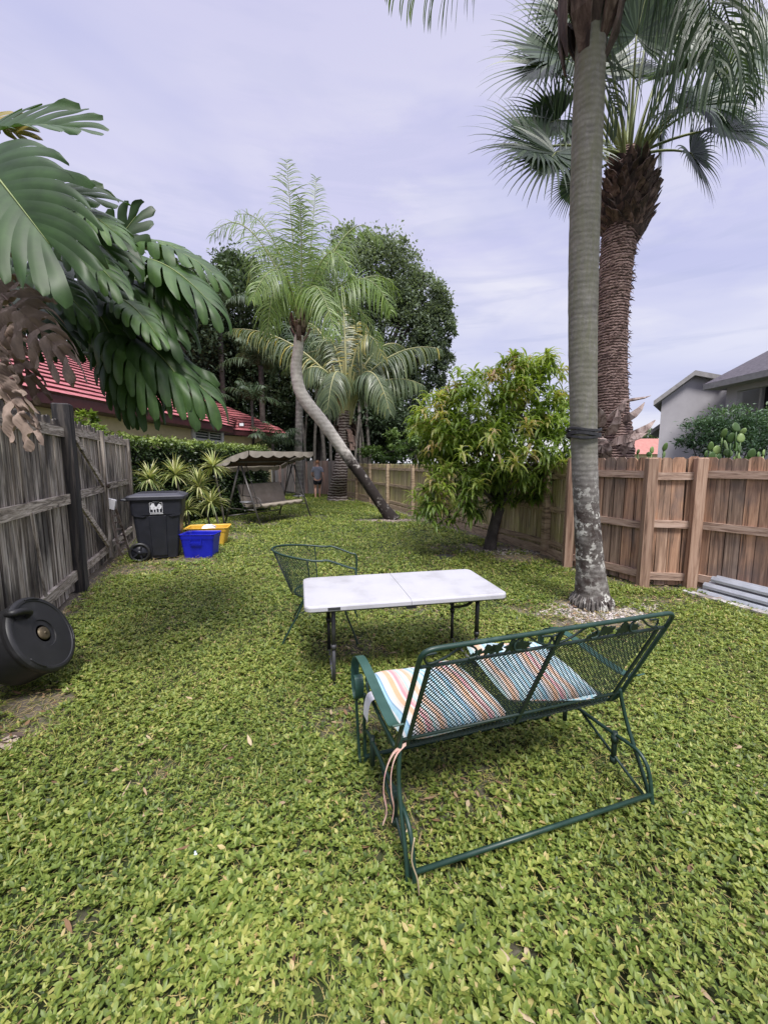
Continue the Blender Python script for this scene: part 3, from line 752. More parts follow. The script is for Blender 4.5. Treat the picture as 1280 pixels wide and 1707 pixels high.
# ------------------------------------------------------------------ palms and trees
def trunk_mat(name, cols, ring=9.0, ring_amt=.5, lichen=None, rough=.9, bump=.7, moss=None, foot=None):
    m, nt, p = new_mat(name)
    t = nt.nodes.new('ShaderNodeTexCoord'); vec = t.outputs['Object']
    f = noise_(nt, coords(nt, (1,1,.8)), 9, 8, .7)
    fs = noise_(nt, coords(nt, (14,14,2)), 1.5, 6, .7)
    wv = nt.nodes.new('ShaderNodeTexWave'); wv.bands_direction = 'Z'; wv.wave_profile = 'SIN'
    wv.inputs['Scale'].default_value = ring/6.28*2; wv.inputs['Distortion'].default_value = 4.5
    wv.inputs['Detail'].default_value = 4; wv.inputs['Detail Scale'].default_value = 1.4; wv.inputs['Detail Roughness'].default_value = .65
    nt.links.new(vec, wv.inputs['Vector'])
    h = math_(nt, 'ADD', math_(nt, 'MULTIPLY', f, 1-ring_amt), math_(nt, 'MULTIPLY', wv.outputs['Fac'], ring_amt))
    c = ramp(nt, [(.2+i*.6/(len(cols)-1), k) for i, k in enumerate(cols)], h)
    z = sep_(nt, vec)[2]
    if moss:
        mr = nt.nodes.new('ShaderNodeMapRange'); mr.inputs[1].default_value = moss[1]; mr.inputs[2].default_value = moss[2]
        nt.links.new(z, mr.inputs[0]); c = mixc(nt, math_(nt, 'MULTIPLY', mr.outputs[0], ramp(nt, [(.3,(0,0,0)),(.6,(.8,.8,.8))], fs)), c, moss[0])
    if lichen:       # (dark colour, white colour, zlo, zhi)
        mr = nt.nodes.new('ShaderNodeMapRange'); mr.inputs[1].default_value = lichen[3]; mr.inputs[2].default_value = lichen[2]
        zz = math_(nt, 'ADD', z, math_(nt, 'MULTIPLY_ADD', noise_(nt, coords(nt), 4, 4), 1.0, -.5))
        nt.links.new(zz, mr.inputs[0])
        dk = ramp(nt, [(.35,(0,0,0)),(.6,(1,1,1))], noise_(nt, coords(nt), 6, 7, .7))
        c = mixc(nt, math_(nt, 'MULTIPLY', mr.outputs[0], dk), c, lichen[0])
        wt = ramp(nt, [(.53,(0,0,0)),(.57,(1,1,1))], noise_(nt, coords(nt), 15, 6, .65))
        big = ramp(nt, [(.42,(0,0,0)),(.56,(1,1,1))], noise_(nt, coords(nt), 3.5, 3))
        c = mixc(nt, math_(nt, 'MULTIPLY', math_(nt, 'MULTIPLY', mr.outputs[0], wt), math_(nt,'MULTIPLY_ADD', big, .8, .2)), c, lichen[1])
    if foot:
        mr = nt.nodes.new('ShaderNodeMapRange'); mr.inputs[1].default_value = foot[1]; mr.inputs[2].default_value = foot[2]
        nt.links.new(math_(nt, 'ADD', z, math_(nt, 'MULTIPLY_ADD', f, .8, -.4)), mr.inputs[0])
        pat = ramp(nt, [(.56,(1,1,1)),(.66,(.15,.15,.15))], noise_(nt, coords(nt), 5, 5, .7))
        c = mixc(nt, math_(nt, 'MULTIPLY', mr.outputs[0], pat), c, foot[0])
    setc(nt, p, c); p.inputs['Roughness'].default_value = rough; p.inputs['Specular IOR Level'].default_value = .25
    bump_(nt, p, math_(nt, 'ADD', h, math_(nt, 'MULTIPLY', fs, .5)), bump, .02)
    return m

def trunk(mb, pts, rads, n=20, sub=8, wob=.03, ring=None):
    P = catmull(pts, sub); k = len(P); rr = np.interp(np.linspace(0, len(rads)-1, k), range(len(rads)), rads)
    out = []
    for i in range(k):
        w_ = 1 + wob*math.sin(i*1.7)*random.random()
        if ring: w_ += ring*((i % 2)-.5)
        out.append(rr[i]*w_)
    mb.tube(P, out, n)
    return P

def frond(parent, rach, leaf_len, m, mr, n=55, width=.03, droop=1.0, start=.16, plume=.25, base_r=.02, swept=.7, updir=None, up_bias=0.0, seg=5, tipr=.003, name='frond', yellow=0):
    """rach: bezier control points of the midrib, leaflets both sides"""
    pts = catmull(rach, 10) if len(rach) > 3 else bez(*rach, n=22)
    k = len(pts); mb = MB()
    mb.tube(pts, [base_r + (tipr-base_r)*(i/(k-1)) for i in range(k)], 6, m=1)
    arr = np.array([list(q) for q in pts]); seglen = np.linalg.norm(np.diff(arr, axis=0), axis=1); cum = np.concatenate([[0], np.cumsum(seglen)])
    tt = np.linspace(start, .995, n); s = tt*cum[-1]
    P = np.stack([np.interp(s, cum, arr[:, i]) for i in range(3)], 1)
    T = unit(np.stack([np.interp(np.minimum(s+.02*cum[-1], cum[-1]), cum, arr[:, i])-np.interp(s-.02*cum[-1], cum, arr[:, i]) for i in range(3)], 1))
    up = np.array(updir if updir is not None else (0,0,1.0)); S = np.cross(T, up); 
    bad = np.linalg.norm(S, axis=1) < .25
    S[bad] = np.cross(T[bad], np.array([.3,1,0])); S = unit(S)
    for i in range(1, n):
        if np.dot(S[i], S[i-1]) < 0: S[i] = -S[i]
    Nn = unit(np.cross(S, T))
    for sd in (-1, 1):
        ang = swept + (tt-.5)*-.5 + R.normal(0, .06, n)
        lift = R.normal(0, plume, n) + up_bias
        D = S*(sd*np.sin(ang+.35))[:,None] + T*np.cos(ang+.35)[:,None] + Nn*lift[:,None]
        ll = leaf_len*(np.sin(np.clip(tt*1.02,0,1)*pi*.86+.30)**.7)*R.uniform(.85,1.1,n)
        rr = np.clip(.45+R.normal(0,.16,n)+yellow*R.random(n), 0, 1)
        mb.strips(P, D, Nn*1.0 + T*.2, ll, width, seg=seg, droop=droop*R.uniform(.7,1.3,n), dpow=.8, prof=[.5,1]+[.8]*(seg-2)+[.06], r=rr)
    return mb.build(name, [m, mr], parent)

queen_leaf = leaf_mat('queen_palm_leaflet', [(.06,.10,.025),(.10,.165,.035),(.16,.235,.055),(.25,.31,.09)], trans=.38, rough=.4, bright=1.15)
coco_leaf = leaf_mat('coconut_leaflet', [(.035,.055,.028),(.062,.092,.045),(.10,.135,.065),(.17,.20,.085),(.40,.33,.07)], trans=.3, rough=.35)
sabal_leaf = leaf_mat('sabal_fan', [(.020,.040,.022),(.038,.070,.034),(.068,.11,.052),(.13,.18,.085)], trans=.3, rough=.4)
dark_leaf = leaf_mat('shaded_palm_leaf', [(.018,.035,.016),(.035,.062,.028),(.06,.095,.04),(.09,.13,.06)], trans=.15, rough=.5)
rach_m = mat('frond_stem', [(.3,(.12,.15,.05)),(.7,(.25,.28,.10))], 5, rough=.5)
rach_y = mat('pale_frond_stem', [(.3,(.28,.28,.12)),(.7,(.42,.40,.2))], 5, rough=.5)
rach_d = mat('dark_frond_stem', [(.3,(.03,.05,.025)),(.7,(.06,.09,.04))], 5, rough=.5)
boot_m = wood_mat('dried_boot', (.035,.02,.018), (.12,.075,.06), (.26,.19,.16), (9,9,1.5), rnd=.4)

# --- tall grey palm in the foreground
t1m = trunk_mat('tall_palm_bark', [(.075,.068,.062),(.16,.15,.14),(.25,.235,.22),(.40,.385,.36)], ring=17, ring_amt=.15, bump=.45, lichen=((.055,.042,.038),(.55,.54,.50),1.05,1.75), moss=((.17,.17,.115),1.4,2.0))
Yp = PALM.y
tp = thing('tall_palm', 'tall grey palm with ringed lichen speckled trunk standing in shell gravel', 'palm tree', PALM)
mb = MB()
def vp_(x, y): return V(x, y, Yp)
tr = [PALM+Vector((0,0,-.05)), PALM+Vector((0,0,.10)), vp_(983,940), vp_(977,850), vp_(973,740), vp_(971,600), vp_(972,450), vp_(976,300), vp_(980,180), vp_(985,60), vp_(989,-30)]
trunk(mb, tr, [.215,.185,.143,.127,.130,.137,.141,.141,.139,.136,.13], 28, 14, .02)
# flared root skirt
for k in range(54):
    a = 2*pi*k/54+random.random()*.1; b_ = PALM+Vector((math.cos(a)*.165, math.sin(a)*.165, random.uniform(.07,.16))); ro_ = random.uniform(.205,.245); e = PALM+Vector((math.cos(a)*ro_, math.sin(a)*ro_, -.03))
    mb.tube([b_, (b_+e)/2+Vector((math.cos(a)*.012,math.sin(a)*.012,.03)), e], [.006,.012,.008], 6)
mb.build('trunk', t1m, tp)
CB = vp_(990, -40)
mb = MB()
for k in range(22):
    a = 2*pi*k/22+random.uniform(-.15,.15); z0 = random.uniform(-.75,-.15)
    dr = Vector((math.cos(a), math.sin(a), 0)); b_ = CB+dr*.15+Vector((0,0,z0)); 
    L = random.uniform(.5,.9)
    ww = random.uniform(.15,.2); mb.flat([b_-dr*.02, b_+dr*.07+Vector((0,0,L*.35)), b_+dr*.10+Vector((0,0,L*.7)), b_+dr*.2+Vector((0,0,L))], dr.cross(Vector((0,0,1))), [ww*.5,ww,ww*.9,ww*.7], [.008,.03,.03,.02])
for k in range(4):
    a = pi+random.uniform(-1.1,.3); dr = Vector((math.cos(a), math.sin(a), 0)); b_ = CB+dr*.2+Vector((0,0,.15))
    mb.flat([b_, b_+dr*.10+Vector((0,0,-.25)), b_+dr*.08+Vector((0,0,-.65)), b_+dr*.03+Vector((0,0,-.85))], dr.cross(Vector((0,0,1))), [.15,.14,.10,.015], .012)
mb.build('boots', boot_m, tp)
CH = CB+Vector((0,0,.55))
spec = [(-150,2.3,.7,-1.2),(-35,2.6,.9,-1.0),(-5,2.6,.9,-1.0),(20,2.4,.9,-.9),(60,1.7,1.9,1.5),(110,1.6,2.2,1.9),(200,1.9,1.5,.5),(255,2.3,1.0,-.8),(300,2.5,1.1,-.9),(155,1.4,2.1,1.7),(20,1.3,2.4,1.6),(190,1.2,2.4,1.6),(-70,2.2,1.3,-.5)]
for (az, Lh, rise, dz) in spec:
    a = math.radians(az+random.uniform(-5,5)); dr = Vector((math.cos(a), math.sin(a), 0))
    frond(tp, [CH+dr*.1, CH+dr*Lh*.45+Vector((0,0,rise*1.3)), CH+dr*Lh+Vector((0,0,dz))], .95, queen_leaf if False else sabal_leaf, rach_d, n=62, width=.022, droop=2.6, plume=.35, base_r=.03, seg=6)
# two long ones whose leaflet tips hang into view: one over the fan palm, one out to the left
frond(tp, [CH, vp_(1060,-190)+Vector((0,-.2,0)), vp_(1120,-60)+Vector((0,-.3,0)), vp_(1150,170)+Vector((0,-.3,0))], 1.45, sabal_leaf, rach_d, n=60, width=.020, droop=3.2, plume=.3, base_r=.03, seg=7)
frond(tp, [CH, vp_(1010,-160)+Vector((0,.5,0)), vp_(1060,-60)+Vector((0,.8,0)), vp_(1120,60)+Vector((0,.9,0))], .95, sabal_leaf, rach_d, n=50, width=.020, droop=3.2, plume=.3, base_r=.03, seg=7)
frond(tp, [CH, vp_(880,-200)+Vector((0,-.1,0)), vp_(750,-45)+Vector((0,-.1,0)), vp_(625,-25)+Vector((0,-.1,0))], .62, queen_leaf, rach_d, n=60, width=.018, droop=3.2, plume=.25, base_r=.03, seg=6)
# black strap round the trunk
st = MB()
for k, (dz, rr_, w_) in enumerate(((0,.158,.045),(.045,.160,.03),(-.03,.157,.03))):
    c0 = vp_(972, 724)+Vector((0,0,dz)); nseg = 36
    P = [c0+Vector((math.cos(2*pi*i/nseg)*rr_, math.sin(2*pi*i/nseg)*rr_, .015*math.sin(2*pi*i/nseg*2+k))) for i in range(nseg)]
    vs = []
    for i, q in enumerate(P):
        o_ = Vector((math.cos(2*pi*i/nseg), math.sin(2*pi*i/nseg), 0))
        vs += [q-Vector((0,0,w_/2)), q+o_*.012-Vector((0,0,w_/3)), q+o_*.012+Vector((0,0,w_/3)), q+Vector((0,0,w_/2))]
    st.add(vs, [(i*4+j, (i+1)%nseg*4+j, (i+1)%nseg*4+j+1, i*4+j+1) for i in range(nseg) for j in range(3)], .5)
tag(st.build('trunk_strap', mat('black_strap', [(.3,(.012,.012,.014)),(.7,(.035,.035,.04))], 30, rough=.6, bump=.4)), 'black strap wound round the tall grey palm trunk', 'strap')

# --- fan palm behind the fence
YS = 6.7
def vs_(x, y, dy=0): return V(x, y, YS+dy)
sb = vs_(1022, 760); base = Vector((sb.x-.02, YS, 0))
sp = thing('fan_palm', 'fan palm with reddish fibrous trunk and swollen boot covered head behind the cedar fence', 'palm tree', base)
red_trunk = trunk_mat('fibrous_red_bark', [(.035,.022,.019),(.12,.075,.066),(.25,.165,.145),(.36,.26,.235)], ring=24, ring_amt=.55, bump=1.0)
mb = MB()
trunk(mb, [base, vs_(1022,760), vs_(1018,690), vs_(1017,620), vs_(1020,520), vs_(1028,430), vs_(1036,370), vs_(1043,300), vs_(1048,255)], [.33,.30,.26,.235,.225,.235,.25,.25,.2], 26, 14, .02, ring=.05)
mb.build('trunk', red_trunk, sp)
mb = MB()          # fringe of broken fibres along the trunk
n = 1500; t = R.random(n); cp = np.array([list(q) for q in catmull([vs_(1022,752), vs_(1018,690), vs_(1017,620), vs_(1020,520), vs_(1028,430), vs_(1036,380)], 8)])
ti = t*(len(cp)-1); C = np.stack([np.interp(ti, range(len(cp)), cp[:, i]) for i in range(3)], 1); a = R.uniform(0, 2*pi, n)
O = np.stack([np.cos(a), np.sin(a), np.zeros(n)], 1); Tn = np.stack([-np.sin(a), np.cos(a), np.zeros(n)], 1)*np.sign(R.normal(0,1,n))[:,None]
mb.strips(C+O*.232, Tn+O*.32+np.stack([np.zeros(n)]*2+[R.normal(.0,.25,n)],1), O, R.uniform(.05,.16,n), R.uniform(.012,.028,n), seg=2, droop=.4, prof=[1,.8,.1])
mb.build('trunk_fibre', leaf_mat('red_fibre', [(.06,.038,.032),(.18,.115,.10),(.32,.23,.20)], trans=0, rough=.9), sp)
mb = MB()          # boots: swollen head
cb = vs_(1044, 333)
for lv in range(13):
    z = -.60 + lv*.088; rad = .20+.215*math.sin(min(max((z+.70)/1.25,0),1)*pi)**.6
    for k in range(15):
        a = 2*pi*(k+.5*(lv%2))/15+random.uniform(-.1,.1); dr = Vector((math.cos(a), math.sin(a), 0))
        b_ = cb+dr*(rad-.10)+Vector((0,0,z*.92)); out = random.uniform(.05,.12)
        L = random.uniform(.10,.18)
        ww = random.uniform(.10,.16); cr_ = dr.cross(Vector((0,0,1)))+Vector((0,0,random.uniform(-.6,.6)))
        mb.flat([b_, b_+dr*out*.5+Vector((0,0,L*.35)), b_+dr*out+Vector((0,0,L*.7)), b_+dr*out*1.35+cr_*random.uniform(-.05,.05)+Vector((0,0,L))], cr_, [ww,ww*.9,ww*.6,ww*.12], [.05,.035,.02,.006], r=random.random())
mb.lathe([(.2,-.62),(.27,-.5),(.33,-.25),(.34,0),(.29,.25),(.2,.42),(.08,.55)], 20, Matrix.Translation(cb), .1)
mb.build('boots', wood_mat('red_boots', (.020,.013,.011), (.075,.045,.036), (.20,.13,.11), (9,9,3), rnd=.5), sp)
mb = MB()          # big split boots at the foot
for (x, y, a, L, w_) in ((1000,735,2.6,.42,.13),(1012,742,2.9,.35,.14),(1030,735,.3,.38,.12),(1043,700,.9,.30,.10),(1050,728,.7,.36,.11),(1004,700,2.3,.30,.10),(1022,715,1.6,.26,.12),(1044,668,.15,.30,.03),(1010,760,2.0,.3,.14),(1036,752,1.2,.3,.13),(1003,748,3.0,.28,.12),(1026,690,1.2,.22,.10)):
    p0 = vs_(x, y, -.30); dr = Vector((math.cos(a), -.25, math.sin(a)*.9)).normalized()
    mb.flat([p0-dr*.1+Vector((0,.1,0)), p0+dr*L*.3+Vector((0,-.05,0)), p0+dr*L*.7+Vector((0,-.06,0)), p0+dr*L*1.05+Vector((0,-.02,.02))], dr.cross(Vector((0,1,0)))+Vector((0,.5,0)), [w_*1.3,w_*1.1,w_*.7,w_*.1], [.05,.04,.025,.01], r=.9)
mb.build('boots', wood_mat('pale_boots', (.06,.04,.035), (.26,.19,.17), (.46,.38,.35), (9,9,4), rnd=.2), sp)

def fan(parent, hub, d, n_, L, crown, nseg=44, span=2.25, droop=1.2, width=.055, name='fan_leaf'):
    mb = MB(); hub = Vector(hub); d = Vector(d).normalized(); n_ = Vector(n_); n_ = (n_-d*n_.dot(d)).normalized(); s = d.cross(n_)
    mid = (crown+hub)/2+Vector((0,0,.12*(hub-crown).length))
    P = bez(crown, mid, hub, 8); mb.tube(P, [.026,.024,.022,.019,.017,.015,.013,.012], 6, m=1)
    a = np.linspace(-span, span, nseg)
    dd = np.array(d)[None]*np.cos(a)[:,None]+np.array(s)[None]*np.sin(a)[:,None]
    D = dd + np.array(n_)[None]*(.22*np.abs(np.sin(a)))[:,None]
    ll = L*(1-.30*np.abs(a)/span)*R.uniform(.88,1.06,nseg)
    NN = np.array(n_)[None]+np.stack([R.normal(0,.25,nseg)]*3,1)*.5
    mb.strips(np.array(hub)[None]+dd*.02, D, NN, ll, width*L/.9, seg=8, droop=droop*R.uniform(.7,1.4,nseg), dpow=2.6, prof=[.15,.75,1.25,1.15,.75,.45,.3,.18,.04], r=np.clip(.4+R.normal(0,.14,nseg)+.25*np.sin(a*21),0,1))
    # costa
    Pn = [hub+d*(L*.5*i/5)+Vector((0,0,-.25*(i/5)**2*L*.3)) for i in range(6)]
    mb.tube(Pn, [.012,.010,.008,.006,.004,.002], 5, m=1)
    return mb.build(name, [sabal_leaf, rach_m], parent)
crown = vs_(1046, 262)
F = [ # hub px, py, dy, dir(px vec dx,dy down), ydir, L
 (900,246,-.2,(-1,.15),-.3,1.25,.7),(925,255,-.4,(-.6,.8),-.4,1.15,.8),(945,100,.1,(-1,-.15),-.2,1.3,.6),(915,108,.3,(-.9,.5),-.2,1.2,.7),(930,200,.2,(-.9,.2),.1,1.1,.8),
 (950,30,.2,(-.6,-.7),.2,1.0,.9),(1000,120,.5,(-.3,-1),.3,1.05,.9),(1060,60,-.4,(.1,-1),-.2,1.1,.9),(1050,130,.7,(0,-1),.6,1.0,1),
 (1120,70,.1,(.6,-.8),.1,1.1,.9),(1140,180,-.5,(.7,.3),-.5,1.05,1.3),(1190,130,.2,(1,-.3),.1,1.1,1.0),(1205,215,-.1,(.9,.45),-.2,1.0,1.1),
 (1240,90,-.4,(1,-.1),-.3,1.1,1.1),(1150,255,.3,(.8,.7),.2,.9,1.2),(970,215,.7,(-.6,.2),.7,.85,1.1),(1130,120,-.7,(.4,.2),-.9,1.0,1.5),
 (1085,20,.6,(.3,-.9),.6,1.0,.8),(1170,40,.5,(.8,-.5),.5,1.1,.9),(960,305,.3,(-.5,.9),.3,.55,1.0),(1100,215,.7,(.5,.6),.8,.8,1.2),(1180,170,-.3,(.5,.9),-.2,1.05,1.4),(1000,40,-.3,(-.4,-.6),-.6,.95,1.1)]
for (x, y, dy, (dx, dz), yd, L, dr) in F:
    fan(sp, vs_(x, y, dy), (dx, yd, -dz), (dx*.3, -1.0, .45), L, crown+Vector((dx*.08, yd*.08, 0)), droop=dr*1.1, width=.052)
mb = MB()
for k in range(20):
    a = random.uniform(0, 2*pi); dr = Vector((math.cos(a), math.sin(a), 0)); L = random.uniform(.4,.8)
    mb.tube(bez(crown+dr*.12+Vector((0,0,-.25)), crown+dr*.25+Vector((0,0,.1)), crown+dr*(.5*L+.2)+Vector((0,0,L*.6)), 6), [.03,.026,.022,.018,.012,.008], 6)
mb.build('leaf_stems', rach_m, sp)

# --- leaning queen palm
YQ = 11.4
def vq(x, y, dy=0): return V(x, y, YQ+dy)
qb = G(655, 866)
qp = thing('leaning_palm', 'feather palm with a strongly bent trunk, dark at the foot and pale above', 'palm tree', qb)
tq_ = trunk_mat('bent_palm_bark', [(.17,.15,.13),(.33,.305,.275),(.46,.43,.39),(.56,.53,.49)], ring=9, ring_amt=.12, bump=.4, foot=((.028,.022,.02), 1.95, 1.55))
for q_ in (tq_,):
    pass
tq_d = trunk_mat('dark_wet_bark', [(.018,.014,.013),(.045,.035,.032),(.09,.07,.062),(.24,.21,.20)], ring=14, ring_amt=.25)
pl = [qb+Vector((.03,0,-.05)), vq(636,842,-.02), vq(606,798), vq(578,760), vq(566,742)]
pu = [vq(568,745), vq(540,706), vq(514,674), vq(499,648), vq(494,615), vq(497,585), vq(499,560)]
mb = MB(); trunk(mb, pl[:-1]+pu[1:], [.21,.15,.148,.152,.162,.172,.165,.152,.14,.125], 18, 10, .04); mb.build('trunk', tq_, qp)
mb = MB()
for k in range(26):
    a = 2*pi*k/13+random.uniform(-.2,.2); dr = Vector((math.cos(a), math.sin(a), 0)); b_ = vq(500, random.uniform(540,572))+dr*.10
    mb.flat([b_, b_+dr*.08+Vector((0,0,.12)), b_+dr*random.uniform(.1,.2)+Vector((0,0,random.uniform(.22,.45)))], dr.cross(Vector((0,0,1))), random.uniform(.08,.14), .02)
mb.build('boots', boot_m, qp)
c0 = vq(501, 545)
QF = [ (0,(488,400),(478,266),0,.95,.6),(.3,(520,420),(527,296),.5,.8,.6),(-.2,(415,300),(350,398),-.3,1.0,.8),(.3,(590,300),(636,408),.4,1.0,.9),
 (-.5,(610,395),(652,520),-.8,1.2,1.6),(.4,(640,400),(668,500),1.2,1.0,1.4),(-.6,(455,400),(446,560),-1.0,1.0,1.6),(.5,(430,320),(415,470),1.0,1.0,1.2),
 (-.9,(520,400),(560,560),-1.8,1.1,1.6),(.8,(480,330),(460,440),1.6,1.0,1.0),(-.7,(470,380),(420,500),-1.6,1.0,1.4),(.6,(560,330),(600,450),1.4,1.0,1.1),
 (-.3,(545,340),(590,470),-.6,1.1,1.5),(.2,(455,330),(392,360),.4,.95,.8),(-.5,(505,380),(500,330),-.9,.8,.7),(.1,(560,420),(640,580),.3,1.0,1.7)]
for (d1, c1, t1, d2, ll, dr) in QF:
    frond(qp, [c0, vq(*c1, d1), vq(*t1, d2)], ll*.86, queen_leaf, rach_m, n=64, width=.026, droop=dr*1.25, plume=.32, base_r=.03, seg=5, updir=(.1,-.55,.85), swept=.75)

# --- coconut palm
YC = 16.6
def vc(x, y, dy=0): return V(x, y, YC+dy)
cb_ = G(563, 834)
cp_ = thing('coconut_palm', 'stout coconut palm with ringed brown trunk and arching fronds right of the walking person', 'palm tree', cb_)
mb = MB(); trunk(mb, [cb_+Vector((0,0,-.1)), cb_+Vector((0,0,.35)), vc(567,790), vc(571,750), vc(574,715), vc(577,685)], [.50,.38,.29,.26,.24,.25], 20, 10, .03, ring=.07); mb.build('trunk', trunk_mat('coconut_bark', [(.03,.02,.018),(.09,.065,.055),(.19,.155,.14),(.3,.27,.25)], ring=9, ring_amt=.6), cp_)
mb = MB()
for k in range(20):
    a = 2*pi*k/20; dr = Vector((math.cos(a), math.sin(a)*.8, 0)); L = random.uniform(1.3,2.3); b_ = vc(577, 708)+dr*.18
    mb.flat([b_, b_+dr*.12+Vector((0,0,L*.4)), b_+dr*.55*L/2+Vector((0,0,L))], dr.cross(Vector((0,0,1))), .12, .05)
mb.build('leaf_stems', rach_y, cp_)
mb = MB()
for k in range(16):
    a = random.uniform(0, 2*pi); dr = Vector((math.cos(a), math.sin(a), 0)); b_ = vc(576, random.uniform(690,730))+dr*.22
    mb.flat([b_, b_+dr*.18+Vector((0,0,-.1)), b_+dr*.24+Vector((0,0,-.5))], dr.cross(Vector((0,0,1))), .2, .02)
mb.build('fibre_sheath', boot_m, cp_)
c0 = vc(578, 668)
CF = [(-.3,(500,545),(386,548),-.5,1.3,.25),(-.2,(650,560),(736,582),-.4,1.5,0),(.3,(552,500),(528,600),.3,1.1,.15),(-.6,(600,490),(640,600),-1.0,1.2,.3),
 (-.5,(650,610),(708,644),-.8,1.1,0),(-.4,(530,570),(488,640),-.8,1.2,0),(.6,(540,520),(500,540),1.2,1.2,.3),(.4,(590,480),(612,560),.6,1.2,.55),
 (.8,(640,520),(690,600),1.6,1.2,0),(-1.0,(560,560),(545,690),-2.2,1.2,0),(1.0,(560,530),(470,620),2.0,1.2,0),(-.9,(620,560),(650,690),-2.0,1.1,0),(.2,(575,520),(570,500),.4,1.0,.4)]
for (d1, c1, t1, d2, ll, yl) in CF:
    frond(cp_, [c0, vc(*c1, d1), vc(*t1, d2)], ll*1.05, coco_leaf, rach_y, n=64, width=.05, droop=2.3, plume=.08, base_r=.05, seg=5, updir=(0,-.35,.93), swept=.8, yellow=yl)

# ------------------------------------------------------------------ leafy crowns
def crown_leaves(mb, blobs, leafL, leafW, subs=1.0, dens=1.0, seg=2, droop=.4, toplight=.35, up=.35, tight=.3, shell=.62):
    zs = [b[0].z+b[1][2] for b in blobs]; z1 = max(zs); z0 = min(b[0].z-b[1][2] for b in blobs)
    for (c, rad, n) in blobs:
        n = int(n*dens)
        K = max(4, int(n*subs/60)); v = unit(R.normal(0, 1, (K, 3))); v *= (shell+(1-shell)*R.random(K)**.5)[:,None]
        rr = np.array(rad); sc = np.array(c)+v*rr
        idx = R.integers(0, K, n); P = sc[idx] + R.normal(0, 1, (n,3))*rr*tight*(.5+.8*R.random(K))[idx][:,None]*.5
        out = unit(P-np.array(c)); D = unit(out*.6+R.normal(0,.7,(n,3))+np.array([0,0,up]))
        N = unit(np.array([0,0,1.0])+R.normal(0,.55,(n,3)))
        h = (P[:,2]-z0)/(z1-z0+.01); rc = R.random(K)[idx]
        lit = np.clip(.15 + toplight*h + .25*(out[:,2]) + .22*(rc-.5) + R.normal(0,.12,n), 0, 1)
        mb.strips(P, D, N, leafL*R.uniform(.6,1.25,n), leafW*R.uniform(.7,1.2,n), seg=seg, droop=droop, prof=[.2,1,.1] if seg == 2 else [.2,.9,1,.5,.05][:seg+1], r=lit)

def branches(mb, base, targets, r0, n=7):
    for t in targets:
        t = Vector(t); mid = (base+t)/2+Vector((random.uniform(-.1,.1),random.uniform(-.1,.1),.10))*(t-base).length*.6
        P = bez(base, mid, t, 8); mb.tube(P, [r0*(1-.85*i/7) for i in range(8)], n)

oak_leaf = leaf_mat('oak_leaf', [(.07,.10,.065),(.13,.17,.105),(.20,.25,.16),(.29,.35,.24)], trans=.28, rough=.5, nscale=.5)  # tones greyed, distance haze mixed into the leaf colour
thick_leaf = leaf_mat('thicket_leaf', [(.022,.038,.020),(.050,.080,.038),(.09,.13,.062),(.14,.19,.10)], trans=.15, rough=.55, nscale=.5)
bark_d = trunk_mat('dark_bark', [(.03,.025,.022),(.07,.06,.055),(.13,.115,.105)], ring=4, ring_amt=.1)
bark_g = trunk_mat('grey_root_bark', [(.07,.062,.055),(.15,.135,.12),(.25,.23,.21)], ring=3, ring_amt=.1)

def B(px, py, Y, rx, ry, n):      # blob given by its picture centre and half sizes at depth Y
    c = V(px, py, Y); k = Y/FPX; return (c, (rx*k, max(rx, ry)*k*.8, ry*k), n)
def tree(name, label, base, tz, blobs, leafL, leafW, lm, bm, r0, group=None, tight=.3, extra=0, **kw):
    t = thing(name, label, 'tree', base, group=group)
    mb = MB(); base = Vector(base); fork = Vector(tz)
    trunk(mb, [base+Vector((0,0,-.1)), base+Vector((0,0,.3)), (base+fork)/2+Vector((random.uniform(-.1,.1),0,0)), fork], [r0*1.4, r0*1.1, r0, r0*.8], 14, 6, .06)
    branches(mb, fork, [b[0] for b in blobs], r0*.55)
    for _ in range(extra):
        b = random.choice(blobs); c = b[0]; v = Vector(unit(np.random.default_rng(_).normal(0,1,3)))
        branches(mb, c, [c+Vector((v.x*b[1][0], v.y*b[1][1], abs(v.z)*b[1][2]))*.9], r0*.18, 5)
    mb.build('trunk', bm, t)
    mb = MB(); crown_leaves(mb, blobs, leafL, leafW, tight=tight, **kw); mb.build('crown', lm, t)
    return t
Y = 27
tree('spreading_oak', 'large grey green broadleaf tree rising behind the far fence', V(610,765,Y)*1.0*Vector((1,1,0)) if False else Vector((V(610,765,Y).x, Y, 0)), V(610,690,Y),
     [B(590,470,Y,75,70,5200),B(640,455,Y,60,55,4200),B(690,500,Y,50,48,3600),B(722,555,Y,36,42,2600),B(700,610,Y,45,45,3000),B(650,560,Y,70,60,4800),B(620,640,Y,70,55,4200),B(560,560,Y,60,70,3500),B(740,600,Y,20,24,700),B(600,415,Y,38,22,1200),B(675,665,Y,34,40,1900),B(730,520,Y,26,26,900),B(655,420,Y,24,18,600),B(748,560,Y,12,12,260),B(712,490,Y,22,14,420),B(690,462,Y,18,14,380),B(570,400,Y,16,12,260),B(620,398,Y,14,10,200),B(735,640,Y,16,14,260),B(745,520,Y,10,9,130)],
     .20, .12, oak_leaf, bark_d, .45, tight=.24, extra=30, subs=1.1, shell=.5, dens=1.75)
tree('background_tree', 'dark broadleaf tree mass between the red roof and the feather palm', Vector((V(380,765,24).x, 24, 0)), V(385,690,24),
     [B(400,540,24,70,80,5600),B(355,590,24,60,70,4200),B(420,620,24,70,70,5200),B(470,600,24,50,80,3600),B(395,470,24,42,36,2000),B(345,640,24,60,50,3200),B(440,690,24,60,50,3000)], .24, .12, thick_leaf, bark_d, .35, tight=.36, extra=12, dens=1.9)
